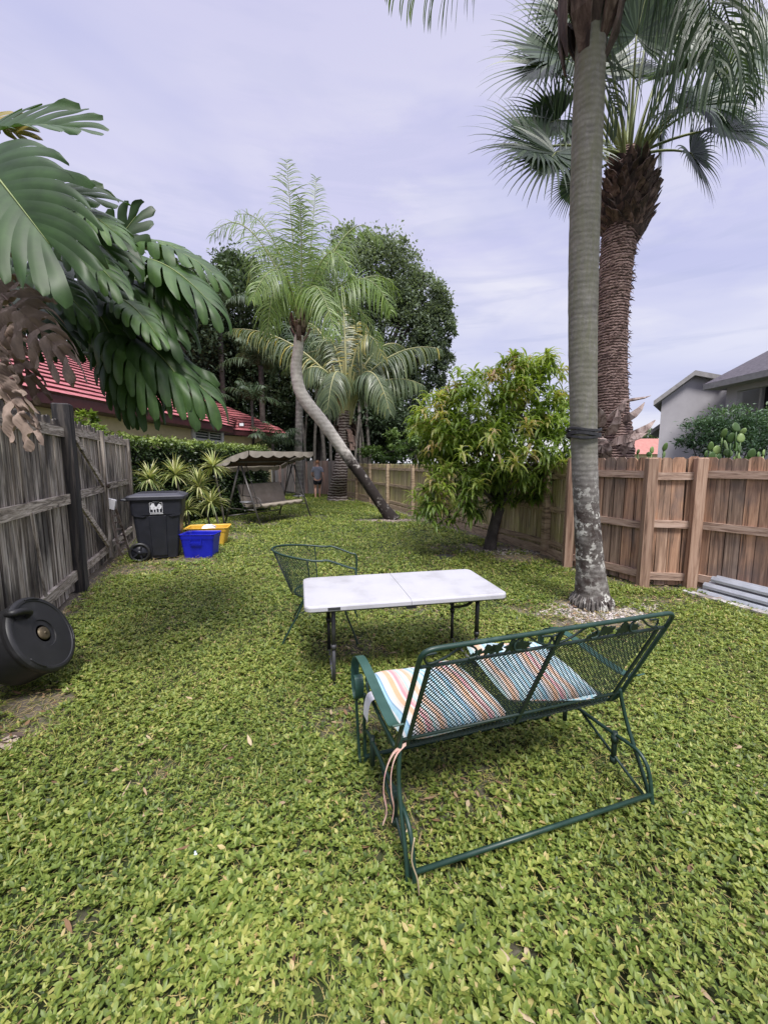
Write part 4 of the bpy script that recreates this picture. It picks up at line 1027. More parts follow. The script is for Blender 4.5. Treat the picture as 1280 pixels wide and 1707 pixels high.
tree('background_tree', 'shaggy dark tree standing behind the big split leaf plant at the left', Vector((V(240,765,20).x, 20, 0)), V(240,640,20),
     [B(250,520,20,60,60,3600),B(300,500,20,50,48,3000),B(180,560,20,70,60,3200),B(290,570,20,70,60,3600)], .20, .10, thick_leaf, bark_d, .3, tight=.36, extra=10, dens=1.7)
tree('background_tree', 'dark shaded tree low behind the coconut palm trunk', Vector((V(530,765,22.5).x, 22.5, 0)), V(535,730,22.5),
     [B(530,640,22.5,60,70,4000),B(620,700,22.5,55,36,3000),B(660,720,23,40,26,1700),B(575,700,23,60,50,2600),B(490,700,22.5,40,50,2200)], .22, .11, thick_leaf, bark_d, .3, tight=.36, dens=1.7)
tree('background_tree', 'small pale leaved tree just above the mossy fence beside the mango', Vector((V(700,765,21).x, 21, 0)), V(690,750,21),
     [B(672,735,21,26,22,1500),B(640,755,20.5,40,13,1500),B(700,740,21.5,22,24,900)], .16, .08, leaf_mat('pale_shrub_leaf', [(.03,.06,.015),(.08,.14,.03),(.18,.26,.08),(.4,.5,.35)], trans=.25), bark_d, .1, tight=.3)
mb = MB(); bl = []
for k in range(16):
    x = 380+k*24; bl.append(B(x, 735+random.uniform(-12,8), 33+random.uniform(-1,1), 28, 34, 2000))
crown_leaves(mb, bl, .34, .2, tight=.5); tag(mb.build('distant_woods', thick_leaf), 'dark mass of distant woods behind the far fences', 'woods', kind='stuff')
# bare hanging roots and thin trunks in the dark thicket
t = thing('hanging_root_tree', 'cluster of thin grey trunks and hanging roots in the dark thicket', 'tree', (V(560,765,20.6).x, 20.6, 0))
for k in range(13):
    x = 505+k*9.5+random.uniform(-4,4); mb = MB(); Yk = 20.8+random.uniform(-.4,.6); dx = random.uniform(-14,14)
    b_ = V(x, 765, Yk); b_.z = 0; P = [b_, V(x+dx*.3,740,Yk), V(x+dx*.7,700,Yk), V(x+dx,random.uniform(610,660),Yk)]
    mb.tube(catmull(P, 4), random.uniform(.03,.10), 8); mb.build('stem', bark_g, t)
mb = MB(); crown_leaves(mb, [B(560,620,21.2,60,30,1500)], .22, .1); mb.build('crown', thick_leaf, t)
t = thing('grey_trunk_palm', 'straight grey mottled palm trunk in the shade beside the end of the grey fence', 'palm tree', (V(498,780,18.9).x, 18.9, 0))
mb = MB(); b_ = V(498,765,18.9); b_.z = 0; trunk(mb, [b_, V(498,745,18.9), V(499,690,18.9), V(500,600,18.9)], [.2,.17,.165,.15], 14, 6, .02); mb.build('trunk', trunk_mat('mottled_bark', [(.06,.055,.05),(.16,.15,.14),(.34,.33,.31)], ring=5, ring_amt=.15), t)
for (dx, dz) in ((-90,-10),(-60,70),(80,40),(50,-40),(-40,-50),(70,90)):
    frond(t, [V(500,600,18.9), V(500+dx*.6,560+min(dz,0),18.9+.5), V(500+dx,600+dz,19.2)], .7, dark_leaf, rach_d, n=36, width=.05, droop=1.6, base_r=.03, seg=4)
# shaggy palms in the back, silhouettes against the sky
for (x, ytop, Y, lab, k0) in ((300,440,19,'shaggy feathery palm left of the others behind the red roof',1),(365,462,21,'shaggy feathery palm nearest the leaning palm above the red roof',2),(435,560,20,'dark low palm beneath the feather palm fronds',3),(232,480,18,'feathery palm partly hidden by the split leaf plant',4)):
    t = thing('background_palm', lab, 'palm tree', (V(x,765,Y).x, Y, 0), group='palms behind the red roofed house')
    c = V(x, ytop+50, Y); mb = MB(); b_ = Vector((c.x, Y, 0)); trunk(mb, [b_, (b_+c)/2, c], [.16,.13,.12], 10, 5, .02); mb.build('trunk', bark_d, t)
    for k in range(15):
        a = 2*pi*k/15*2.4+k0; el = random.uniform(.2,1.3); L = random.uniform(1.9,2.8); dr = Vector((math.cos(a)*math.cos(el), math.sin(a)*math.cos(el), math.sin(el)))
        tip = c+Vector((dr.x*L, dr.y*L, dr.z*L*.75-.7*math.cos(el)))
        frond(t, [c, c+dr*L*.62+Vector((0,0,.35)), tip], .62, thick_leaf if k%3 else oak_leaf, rach_d, n=34, width=.045, droop=1.3, base_r=.025, seg=3, plume=.3)
# low dark palms in the thicket
for (x, y, Y, lab) in ((330,665,17.6,'small dark palm in the shade just over the end of the red roof'),(455,740,17.9,'small dark palm low in the shade right of the red roof'),(420,668,18.5,'small dark palm in shade above the floodlight eave')):
    t = thing('understorey_palm', lab, 'palm tree', (V(x,765,Y).x, Y, 0), group='small palms in the dark thicket')
    c = V(x, y, Y); mb = MB(); mb.tube([Vector((c.x,Y,0)), c], .06, 8); mb.build('trunk', bark_d, t)
    for k in range(11):
        a = 2*pi*k/11*2.4; el = random.uniform(.1,1.3); L = random.uniform(1.1,1.7); dr = Vector((math.cos(a)*math.cos(el), math.sin(a)*math.cos(el), math.sin(el)))
        frond(t, [c, c+dr*L*.6+Vector((0,0,.25)), c+dr*L+Vector((0,0,-.4))], .45, dark_leaf, rach_d, n=24, width=.04, droop=1.1, base_r=.02, seg=3)

# --- mango tree
mango_leaf = leaf_mat('mango_leaf', [(.06,.10,.025),(.14,.22,.042),(.24,.35,.065),(.34,.45,.095),(.45,.52,.15),(.55,.47,.17),(.60,.42,.26)], trans=.42, rough=.36, nscale=1.0, spec=.5, lo=.75, hi=1.2)
mbse = G(816, 916)
mt = thing('mango_tree', 'bushy mango tree with drooping glossy leaves, some pale yellow, beside the mossy fence', 'tree', mbse)
def vm(x, y, dy=0): return V(x, y, mbse.y+dy)
mb = MB(); fork = vm(832, 845)
trunk(mb, [mbse+Vector((0,0,-.05)), mbse+Vector((.03,0,.25)), vm(826,868), fork], [.13,.10,.095,.10], 14, 6, .05)
br = [(770,700,-.2),(820,650,.2),(880,660,.0),(920,720,.2),(760,780,-.6),(850,720,-.7),(890,770,-.4),(730,690,.2),(850,620,.3),(800,740,.7),(900,680,.7)]
for (x, y, dy) in br: branches(mb, fork, [vm(x, y, dy)], .05, 8)
mb.build('trunk', bark_d, mt)
def rosettes(mb, tips, L, W, per, pale, seg=4, up=.15, dr=1.35):
    for (p, o_, pl_) in tips:
        n = per + random.randint(-3, 3); a = R.uniform(0, 2*pi, n); el = R.uniform(-.5, 1.1, n)
        D = np.stack([np.cos(a)*np.cos(el), np.sin(a)*np.cos(el), np.sin(el)+up], 1)+np.array(o_)*.35
        N = np.stack([-np.cos(a)*np.sin(el)*.5, -np.sin(a)*np.sin(el)*.5, np.ones(n)], 1)
        P = np.array(p)[None]+R.normal(0,.02,(n,3))-np.stack([np.zeros(n),np.zeros(n),R.uniform(0,.12,n)],1)
        mb.strips(P, D, N, L*R.uniform(.7,1.2,n), W*R.uniform(.8,1.15,n), seg=seg, droop=dr*R.uniform(.6,1.3,n), dpow=.9, prof=[.25,.85,1,.65,.06], fold=.35, r=np.clip(pl_+R.normal(0,.09,n), 0, 1))
mblobs = [(740,720,52,55,0),(800,670,60,52,.1),(860,640,45,45,0),(905,660,45,60,.2),(925,720,34,70,0),(790,760,75,50,-.2),(870,740,70,60,-.3),(905,790,48,42,0),(755,815,42,48,-.5),(725,835,30,36,-.5),(800,820,36,34,-.2),(940,790,24,40,.1),(870,800,50,30,.2),(720,690,30,40,-.1),(845,700,75,60,.3),(780,705,70,60,.1),(850,612,20,24,0),(895,610,30,26,.1),(770,640,26,26,0)]
tips = []
for (x, y, rx, ry, dy) in mblobs:
    c = vm(x, y, dy); k = mbse.y/FPX; nb = int(rx*ry/58)
    for i in range(nb):
        v = unit(R.normal(0,1,3)); s = .72+.33*random.random()
        p = c+Vector((v[0]*rx*k*s, v[1]*.5*(rx+ry)*k*s, v[2]*ry*k*s))
        if p.z < .55: continue
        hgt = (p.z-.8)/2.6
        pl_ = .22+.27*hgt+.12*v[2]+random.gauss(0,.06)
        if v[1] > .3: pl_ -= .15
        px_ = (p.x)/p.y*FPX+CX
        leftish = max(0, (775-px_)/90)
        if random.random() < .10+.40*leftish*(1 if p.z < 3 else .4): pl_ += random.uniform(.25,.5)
        tips.append((p, tuple(v), pl_))
for (x, y, dy, q) in ((858,590,-.1,.5),(848,600,-.1,.5),(903,592,0,.5),(925,612,.1,.45),(915,598,0,.5),(776,628,-.1,.45),(815,615,0,.45),(880,750,-1.1,.78),(835,772,-1.05,.72),(800,800,-1,.7),(755,840,-.8,.7),(735,690,-.7,.8),(720,740,-.6,.85),(870,745,-1.1,.6),(940,765,-1.0,.7),(770,745,-1.0,.65),(720,800,-.7,.8),(860,765,-1.15,.75),(815,720,-1.1,.7),(735,835,-.7,.8),(728,815,-.7,.85)):
    tips.append((vm(x,y,dy), (0,-.5,.4), q))
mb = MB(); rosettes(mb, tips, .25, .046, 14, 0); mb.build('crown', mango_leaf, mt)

# --- hedge
H0, H1 = Vector((-6.0, 9.3, 0)), Vector((-3.75, 13.3, 0)); hd = (H1-H0).normalized(); hn = Vector((hd.y, -hd.x, 0))
h = thing('clipped_hedge', 'clipped dark green hedge with sunlit top below the yellow house wall', 'hedge', H0)
LH = (H1-H0).length; mb = MB()
def hed(n, face):
    s = R.uniform(0, LH, n)
    if face == 'front': z = R.uniform(.05, 1, n); off = .05*np.sin(s*5)+.06*np.sin(s*11+z*9)+R.normal(0,.05,n)
    else: z = np.ones(n); off = -R.uniform(0, 1.0, n)
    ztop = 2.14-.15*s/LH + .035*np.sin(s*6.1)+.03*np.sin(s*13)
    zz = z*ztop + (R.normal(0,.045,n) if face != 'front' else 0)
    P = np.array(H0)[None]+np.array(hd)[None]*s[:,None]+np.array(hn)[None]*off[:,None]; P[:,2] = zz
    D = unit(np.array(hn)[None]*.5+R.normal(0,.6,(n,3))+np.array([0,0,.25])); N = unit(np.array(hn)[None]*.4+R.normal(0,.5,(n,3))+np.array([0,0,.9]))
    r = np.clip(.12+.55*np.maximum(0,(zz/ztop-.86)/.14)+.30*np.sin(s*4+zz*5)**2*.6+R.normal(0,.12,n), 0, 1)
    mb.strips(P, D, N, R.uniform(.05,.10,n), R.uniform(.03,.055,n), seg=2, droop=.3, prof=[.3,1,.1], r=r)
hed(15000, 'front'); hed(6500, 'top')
n = 2500; z = R.uniform(0,2,n); off = R.uniform(-1,0,n); P = np.array(H1)[None]+np.array(hn)[None]*off[:,None]+np.array(hd)[None]*R.normal(0,.06,n)[:,None]; P[:,2] = z
mb.strips(P, unit(R.normal(0,1,(n,3))), unit(R.normal(0,1,(n,3))), .08, .045, seg=2, prof=[.3,1,.1], r=R.uniform(0,.4,n))
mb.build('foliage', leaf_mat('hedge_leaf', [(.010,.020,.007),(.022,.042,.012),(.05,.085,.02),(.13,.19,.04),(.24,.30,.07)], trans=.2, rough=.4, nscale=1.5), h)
mb = MB(); c = (H0+H1)/2-hn*.55; mb.box((c.x, c.y, .98), (LH-.1, .8, 1.9), Matrix.Rotation(math.atan2(hd.y, hd.x), 3, 'Z')); mb.build('inner_shade', mat('hedge_core', [(.3,(.004,.007,.003)),(.7,(.012,.018,.008))], 8, rough=1), h)  # plain near-black box, paints the shade behind the outer leaves

# --- variegated spiky plants
drac = leaf_mat('variegated_leaf', [(.10,.15,.05),(.22,.28,.09),(.46,.47,.20),(.66,.62,.36)], trans=.25, rough=.45)
drac_dead = leaf_mat('dracaena_dead', [(.25,.17,.10),(.4,.3,.2)], trans=.1, rough=.8)
for (x, y, Y, rad, lab) in ((250,800,8.9,.46,'spiky variegated plant leftmost, behind the black bin lid'),(292,792,9.0,.50,'spiky yellow striped plant head just above the right end of the bin lid'),(332,812,9.2,.52,'green yellow striped spiky head low in the middle of the plant group'),(356,778,9.3,.46,'palest spiky head, highest of the group against the hedge'),(352,838,9.1,.46,'spiky variegated head nearest the ground left of the swing'),(312,850,8.9,.34,'small spiky head just above the yellow tub')):
    c = V(x, y, Y); b_ = Vector((c.x+random.uniform(-.15,.15), Y+.15, 0)); t = thing('spiky_plant', lab, 'plant', b_, group='variegated spiky plants before the hedge')
    mb = MB(); mb.tube(bez(b_, (b_+c)/2+Vector((.05,0,0)), c, 6), .022, 7); mb.build('stem', bark_g, t)
    n = 85; a = R.uniform(0, 2*pi, n); el = R.uniform(-.5, 1.35, n); D = np.stack([np.cos(a)*np.cos(el), np.sin(a)*np.cos(el), np.sin(el)], 1); N = np.stack([-np.cos(a)*np.sin(el), -np.sin(a)*np.sin(el), np.cos(el)], 1)
    mb = MB(); mb.strips(np.array(c)[None]+D*.02, D, N, rad*R.uniform(.75,1.1,n), .030, seg=5, droop=R.uniform(.3,1.1,n), dpow=1.2, prof=[.6,1,1,.8,.5,.05], fold=.3, r=np.clip(.55+R.normal(0,.25,n),0,1)); mb.build('leaves', drac, t)

# --- shrubs over the right fence
t = thing('leafy_shrub', 'rounded feathery green shrub behind the cedar fence before the grey house', 'shrub', Vector((V(1200,765,8.6).x, 8.6, 0)))
mb = MB(); b_ = Vector((V(1200,765,8.6).x, 8.6, 0)); blobs = [B(1180,720,8.6,42,24,1500),B(1215,705,8.6,45,26,1900),B(1255,725,8.6,42,30,1700),B(1220,740,8.4,60,22,2000),B(1290,715,8.8,40,30,1200),B(1150,735,8.6,20,12,350)]
branches(mb, b_, [b[0] for b in blobs], .04); mb.build('trunk', bark_d, t)
mb = MB(); crown_leaves(mb, blobs, .085, .028, tight=.35, up=.6, subs=1.6, shell=.4); mb.build('crown', leaf_mat('feathery_leaf', [(.015,.04,.018),(.04,.085,.04),(.085,.15,.07),(.2,.29,.17)], trans=.25), t)
pad_m = leaf_mat('round_pad', [(.05,.10,.03),(.09,.16,.045),(.16,.25,.075),(.26,.36,.12)], trans=.2, rough=.4, nscale=5)
def pads(label, lst, Y):
    x0 = lst[0][0]; t = thing('round_pad_plant', label, 'plant', Vector((V(x0,765,Y).x, Y, 0)), group='round leaved pad plants above the cedar fence')
    for (x, y, w_, h_, tilt) in lst:
        mb = MB()
        c = V(x, y, Y+random.uniform(-.12,.12)); a, b2 = w_*Y/FPX/2, h_*Y/FPX/2; yaw = random.uniform(-.7,.7)
        rot = Matrix.Rotation(yaw, 3, 'Z') @ Matrix.Rotation(tilt, 3, 'Y') @ Matrix.Rotation(random.uniform(-.3,.3), 3, 'X'); vs = []
        nr_ = 18; rings = [(0,.012),(.6,.011),(.92,.007),(1,0),(.92,-.007),(.6,-.011),(0,-.012)]
        for (s, th) in rings:
            for j in range(nr_):
                an = 2*pi*j/nr_; eg = 1-.12*math.sin(an); vs.append(c+rot@Vector((math.cos(an)*a*s*eg, th, math.sin(an)*b2*s)))
        fs = [(i*nr_+j, i*nr_+(j+1)%nr_, (i+1)*nr_+(j+1)%nr_, (i+1)*nr_+j) for i in range(6) for j in range(nr_)]
        mb.add(vs, fs, random.random(), 0, True)
        c2 = c+rot@Vector((0,0,-b2*.95)); c2b = Vector((c2.x, c2.y, max(c2.z-.25,.1))); mb.tube([c2, c2b], .012, 5)
        mb.build('pad', pad_m, t)
pads('tall cluster of round green paddles above the middle of the right fence', [(1226,712,18,16,.1),(1206,722,9,16,.2),(1218,730,16,18,-.2),(1234,730,11,16,.1),(1209,742,15,18,.3),(1226,745,16,16,-.3),(1184,744,9,16,0),(1194,750,14,15,.2),(1213,755,18,14,.1),(1176,757,10,13,0),(1186,760,14,14,.2),(1232,748,14,15,.4),(1198,762,16,12,0),(1238,719,8,12,.5),(1228,764,16,10,.1)], 6.2)
pads('low round green paddles nearest the right edge above the fence', [(1252,756,14,17,.1),(1264,760,13,15,-.2),(1272,755,9,12,.3),(1246,764,10,10,0)], 6.0)
pads('single round paddle above the fence left of the grey wall', [(1108,745,9,15,.1),(1106,757,10,10,.3)], 6.3)
pads('small yellowish paddle peeping over the kinked fence corner', [(1086,750,10,12,.2),(1063,753,9,9,-.3),(1081,757,8,8,.1)], 6.3)
tree('distant_tree', 'far small tree beside the distant red roof', Vector((V(1058,765,60).x, 60, 0)), V(1058,745,60), [B(1050,732,60,24,10,700),B(1075,728,60,22,9,600),B(1035,740,60,14,14,400)], .5, .3, oak_leaf, bark_d, .3)
# greenery showing between gate and house
t = thing('garden_shrub', 'bright green shrub peeping over the old fence by the dark post', 'shrub', Vector((V(135,765,6.8).x, 6.8, 0)))
mb = MB(); b_ = Vector((V(135,765,6.8).x,6.8,0)); branches(mb, b_, [V(135,700,6.8)], .03); mb.build('trunk', bark_d, t)
mb = MB(); crown_leaves(mb, [B(138,700,6.8,20,14,260),B(150,735,6.8,30,30,500)], .09, .045); mb.build('crown', leaf_mat('lime_leaf', [(.06,.10,.02),(.16,.24,.04),(.3,.38,.07)], trans=.3), t)

# ------------------------------------------------------------------ big split leaf climber on the left
mon = leaf_mat('split_leaf', [(.014,.032,.010),(.028,.060,.016),(.048,.098,.026),(.088,.165,.038),(.19,.29,.06)], trans=.28, rough=.44, nscale=9, spec=.30, lo=.55, hi=1.3)
mon_y = leaf_mat('yellowing_leaf', [(.10,.12,.03),(.25,.2,.04),(.35,.24,.06)], trans=.25, rough=.45)
mon_dead = leaf_mat('dead_split_leaf', [(.07,.048,.038),(.20,.14,.11),(.34,.255,.205),(.48,.385,.32)], trans=.1, rough=.8, nscale=7, lo=.4, hi=1.35)
mid_m = mat('leaf_midrib', [(.3,(.14,.19,.05)),(.7,(.24,.28,.09))], 5, rough=.45)
mid_d = mat('dead_midrib', [(.3,(.13,.08,.06)),(.7,(.24,.17,.14))], 5, rough=.8)
pet_m = mat('leaf_stalk', [(.3,(.02,.035,.014)),(.7,(.05,.075,.03))], 5, rough=.4)
mo = thing('split_leaf_climber', 'huge split leaf climbing plant spilling over the old fence at the left', 'plant', Vector((-3.9, 3.3, 0)))
def split_leaf(b, t, Wd, N, droop=.8, nl=9, m=mon, mr=mid_m, sag=.12, shade=.5, curl=0, holes=True, label=None, asym=(1,1), sl=(.20,.42)):
    b, t = Vector(b), Vector(t); L = (t-b).length; N = Vector(N).normalized()
    pts = bez(b, (b+t)/2+N*sag*L, t, 14); mb = MB()
    mb.tube([p_+N*.004 for p_ in pts], [.007*(1-.85*i/13)*(L/.7) for i in range(14)], 6, m=1)
    arr = np.array([list(q) for q in pts]); cum = np.concatenate([[0], np.cumsum(np.linalg.norm(np.diff(arr, axis=0), axis=1))])
    NS, W5 = 14, 7
    slit = R.uniform(*sl, (2, nl+1))
    sp_ = cum[-1]/nl
    down = np.array([0,0,-1.0])
    for si, (sd, am) in enumerate(((-1, asym[0]), (1, asym[1]))):
        for l in range(nl):
            tt = np.clip((l+np.linspace(0,1,W5))/nl, 0, 1)*.99; s = tt*cum[-1]
            P = np.stack([np.interp(s, cum, arr[:, i]) for i in range(3)], 1)
            T = unit(np.stack([np.interp(np.minimum(s+.03, cum[-1]), cum, arr[:, i])-np.interp(np.maximum(s-.03,0), cum, arr[:, i]) for i in range(3)], 1))
            Sd = unit(np.cross(T, np.array(N)[None])); NN = unit(np.cross(Sd, T))
            phi = np.interp(tt, [0,.12,.5,.85,1], [1.95,1.45,1.02,.55,.12])
            d = Sd*(sd*np.sin(phi))[:,None]+T*np.cos(phi)[:,None]+NN*.16
            d = unit(d); lj = 1+R.normal(0,.09); dj = R.normal(.1,.6); cj = R.normal(0,.5); tj = R.normal(0,1.1)
            ll = am*Wd/2*np.interp(tt, [0,.08,.3,.6,.9,1], [.62,.92,1.12,1.14,.95,.80])
            pos = P.copy(); rows = []; s0, s1 = slit[si][l], slit[si][l+1]
            w_ = np.linspace(-1, 1, W5)
            for j in range(NS+1):
                q = j/NS
                ctr = pos[W5//2][None]
                lim = np.where(w_ < 0, s0, s1)
                k_ = np.clip((q-lim)/.18, 0, 1)*(.38 if m is mon_dead else .17)*np.abs(w_)**.5
                end = max(0, (q-.80)/.20)
                tipw = math.sqrt(max(0, 1-end**2))*.96+.04
                cc = 1-(1-k_)*tipw
                row = pos+(ctr-pos)*cc[:,None]
                row = row + NN*((.035*sp_*np.cos(w_*pi/2)+ .02*sp_)*min(1,q*4))[:,None]
                if m is mon_dead: row = row + NN*(.016*np.sin(q*9+l*2.1+w_*2.5)+.012*np.sin(q*17+w_*5+l))[:,None]
                rows.append(row)
                o_ = max(0, q-.42)
                step = ll*(1 if q < .42 else lj)/NS
                dd = d + down*((droop*(1+dj*min(1,o_*4)))*(q+1/NS)**1.7/NS*2.2) + T*(.85+cj*min(1,o_*4))/NS + NN*(w_*tj*min(1,o_*3)/NS)[:,None]
                d = unit(dd); pos = pos + d*step[:,None]
            vs = np.concatenate(rows)
            fs = [(j*W5+i, j*W5+i+1, (j+1)*W5+i+1, (j+1)*W5+i) for j in range(NS) for i in range(W5-1)]
            rr = np.tile(shade + .09*(1-np.abs(w_))**3 - .03, NS+1) + R.normal(0,.035) + .03*sd
            mb.add(vs, fs, np.clip(rr, 0, 1), 0, True)
    o = mb.build('leaf', [m, mr], mo)
    if label: o['label'] = label
    return o
def lv(bx, by, by_, tx, ty, ty_, Wd, N=(.15,-.7,.7), **k): return split_leaf(V(bx,by,by_), V(tx,ty,ty_), Wd, N, **k)
lv(-30,262,2.15, 84,408,1.95, .84, (-.1,-.78,.62), droop=.95, nl=10, shade=.36, sag=.10, sl=(.42,.62))
lv(-60,250,2.5, 118,215,2.4, .60, (.1,-.75,.65), droop=.5, nl=8, shade=.42, sag=.14)
lv(-40,330,2.7, 150,330,2.6, .62, (.2,-.65,.7), droop=.7, nl=8, shade=.40, sag=.12)
lv(60,330,2.75, 190,430,2.6, .62, (.2,-.6,.75), droop=.8, nl=8, shade=.38)
lv(-40,205,2.6, 35,225,2.5, .34, (.1,-.8,.6), droop=.4, nl=6, m=mon_y, shade=.6, label='yellowing leaf at the very top')
UPN = (.10,-.28,.95)
lv(150,480,3.2, 228,360,3.3, .42, (.5,-.7,.3), droop=.7, nl=6, shade=.22)
lv(60,420,2.9, 190,490,2.8, .60, (.2,-.6,.7), droop=1.2, nl=7, shade=.32)
lv(215,432,3.3, 350,505,3.0, .78, UPN, droop=2.9, nl=8, shade=.52, sag=.2)
lv(228,415,3.5, 362,462,3.3, .66, UPN, droop=2.4, nl=8, shade=.58, sag=.2)
lv(240,440,3.4, 300,510,3.1, .62, (.3,-.4,.9), droop=2.6, nl=7, shade=.30)
lv(190,468,3.3, 300,540,3.0, .74, (.2,-.4,.9), droop=3.0, nl=8, shade=.34, sag=.18)
lv(165,500,3.1, 285,560,2.9, .62, (.1,-.35,.93), droop=2.8, nl=7, shade=.20, sag=.16)
lv(190,545,3.1, 312,650,2.85, .82, (.35,-.45,.8), droop=3.0, nl=8, shade=.44, sag=.2)
lv(192,548,3.0, 255,640,2.75, .70, (.5,-.5,.7), droop=2.8, nl=7, shade=.56, sag=.16)
lv(185,560,3.05, 222,668,2.9, .52, (.6,-.65,.4), droop=2.4, nl=7, shade=.36)
lv(160,556,3.3, 250,650,3.1, .56, (.4,-.5,.75), droop=2.6, nl=7, shade=.16)
lv(150,500,3.0, 205,600,2.8, .46, (.3,-.6,.7), droop=1.8, nl=6, shade=.66)
lv(110,490,3.0, 180,560,2.85, .5, (.1,-.4,.9), droop=2.2, nl=6, shade=.28)
lv(228,590,3.15, 345,655,2.9, .74, (.3,-.35,.88), droop=3.2, nl=7, shade=.50, sag=.16)
lv(200,590,3.0, 240,670,2.8, .62, (.55,-.55,.6), droop=3.0, nl=6, shade=.42, sag=.12)
lv(175,590,3.2, 215,690,3.0, .40, (.6,-.7,.3), droop=2.4, nl=6, shade=.26)
lv(120,350,2.6, 196,392,2.45, .40, (.2,-.5,.85), droop=1.8, nl=6, shade=.62)
lv(110,405,2.5, 190,470,2.35, .42, (.1,-.45,.88), droop=2.2, nl=7, shade=.55)
lv(60,450,2.6, 140,520,2.45, .42, (.1,-.5,.85), droop=2.2, nl=6, shade=.48)
lv(245,400,3.6, 318,430,3.5, .42, (.2,-.4,.9), droop=1.6, nl=6, shade=.68)
lv(205,500,2.8, 262,560,2.6, .36, (.3,-.5,.8), droop=2.2, nl=6, shade=.66)
lv(20,470,3.0, 120,560,2.9, .55, (.2,-.6,.7), droop=1.0, nl=7, shade=.14)
lv(-20,430,3.3, 60,560,3.2, .60, (.2,-.7,.6), droop=.8, nl=7, shade=.10)
lv(90,450,3.5, 170,590,3.4, .55, (.3,-.7,.5), droop=1.0, nl=7, shade=.12)
lv(100,380,3.4, 200,400,3.3, .5, (.2,-.7,.6), droop=.8, nl=7, shade=.2)
lv(-80,380,3.2, 20,470,3.0, .6, (.2,-.7,.6), droop=.6, nl=7, shade=.12)
lv(-20,470,2.35, 108,590,2.2, .50, (-.1,-.75,.6), droop=2.4, nl=8, m=mon_dead, mr=mid_d, shade=.5, label='dead brown leaf hanging over the fence')
lv(-50,545,2.2, 45,700,2.05, .46, (-.2,-.85,.5), droop=2.6, nl=7, m=mon_dead, mr=mid_d, shade=.6, label='dead pinkish brown leaf drooping at the left edge')
lv(-40,480,2.6, 60,640,2.5, .40, (.1,-.85,.5), droop=1.4, nl=7, m=mon_dead, mr=mid_d, shade=.35, label='dead brown leaf behind the others')
lv(-60,395,2.0, 12,415,1.95, .16, (0,-.8,.6), droop=.6, nl=5, m=mon_dead, mr=mid_d, shade=.6, label='small dead leaf tip at the left edge')
for (ps, rr_) in ((((-60,620,3.6),(20,545,3.3),(105,490,3.15),(190,455,3.2),(224,432,3.2)),.018),(((-60,600,3.5),(40,552,3.2),(165,556,3.05),(192,548,3.1)),.020),(((-80,500,2.9),(-60,350,2.6),(-30,262,2.15)),.018),(((105,490,3.2),(150,482,3.2),(165,500,3.1)),.013),(((-60,600,3.6),(60,585,3.4),(150,590,3.2),(185,600,3.1)),.012)):
    mb = MB(); mb.tube(catmull([V(*q) for q in ps], 6), rr_, 9); mb.build('stalk', pet_m, mo)
mb = MB(); mb.tube(catmull([Vector((-3.9,3.3,0)), Vector((-3.8,3.3,1.2)), Vector((-3.5,3.3,2.3)), Vector((-3.3,3.2,3.2))], 6), .06, 10)
mb.tube(catmull([Vector((-3.8,3.3,1.2)), Vector((-3.4,3.4,2.2)), V(-60,600,3.5)], 6), .04, 10); mb.build('stem', pet_m, mo)
# ------------------------------------------------------------------ bench (glider) seen from behind
green = mat('green_enamel', [(.3,(.009,.030,.022)),(.6,(.014,.042,.031)),(.8,(.045,.085,.068))], 14, rough=.42, bump=.15, bdist=.002, detail=6, rough_n=.25)
green_d = mat('green_mesh', [(.3,(.008,.022,.017)),(.7,(.014,.034,.027))], 14, rough=.5)
BO = G(689, 1493); BR_ = G(1078, 1358); be = (BR_-BO).normalized(); bang = math.atan2(be.y, be.x); BW = 1.18
bn = thing('garden_bench', 'green wrought iron two seat glider bench with mesh back turned away from us', 'bench', BO, bang)
r1 = .0095
def tb(name, pts, rad=r1, n=10, smooth=4, parent=None, m=None):
    mb = MB(); mb.tube(catmull(pts, smooth) if smooth > 1 else pts, rad, n); return mb.build(name, m or green, parent or bn, local=True)
def backp(x, s):     # point on the reclined back plane, s=0 seat ... 1 top
    return Vector((x, .215-.245*s, .45+.52*s))
# back frame
loop = [(.02,.50,.405),(.02,.34,.395),(.02,.26,.405)] + [tuple(backp(.01+.0*s, s)) for s in (.03,.25,.5,.75,.9)] + [tuple(backp(.018,.965)), tuple(backp(.045,.995)), tuple(backp(.10,1.0))]
loop2 = [(BW-p[0], p[1], p[2]) for p in loop][::-1]
mb = MB(); P = catmull(loop, 4)+catmull(loop2, 4); mb.tube(P, r1, 12)
bf = mb.build('back_frame', green, bn, local=True)
mb = MB()
mb.tube([backp(.02,.845), backp(BW-.02,.845)], .0068, 8); mb.tube([backp(.02,.06), backp(BW-.02,.06)], .0068, 8)
mb.beam(backp(BW/2,.995), backp(BW/2,-.06), .018, .010); 
for sx in (.055, BW-.055): mb.beam(backp(sx,.86), backp(sx,-.03), .016, .009)
mb.build('back_bars', green_d, bn, local=True)
def mesh_net(f, nu, nv, w, t, m, name, parent, lines_a, lines_b, local=True):
    """expanded metal: two families of diagonal strands over the unit square mapped by f(u,v)"""
    mb = MB()
    for sgn, cnt in ((1, lines_a), (-1, lines_b)):
        for i in range(cnt):
            c0 = -nv + (nu+nv)*(i+.5)/cnt if sgn > 0 else (nu+nv)*(i+.5)/cnt
            pts = []
            for k in range(0, 25):
                v = nv*k/24; u = c0+v if sgn > 0 else c0-v
                if -1e-6 <= u <= nu+1e-6: pts.append(f(u/nu, v/nv))
            if len(pts) > 1: mb.tube(pts, w, 4, cap=False, smooth=False)
    return mb.build(name, m, parent, local=local)
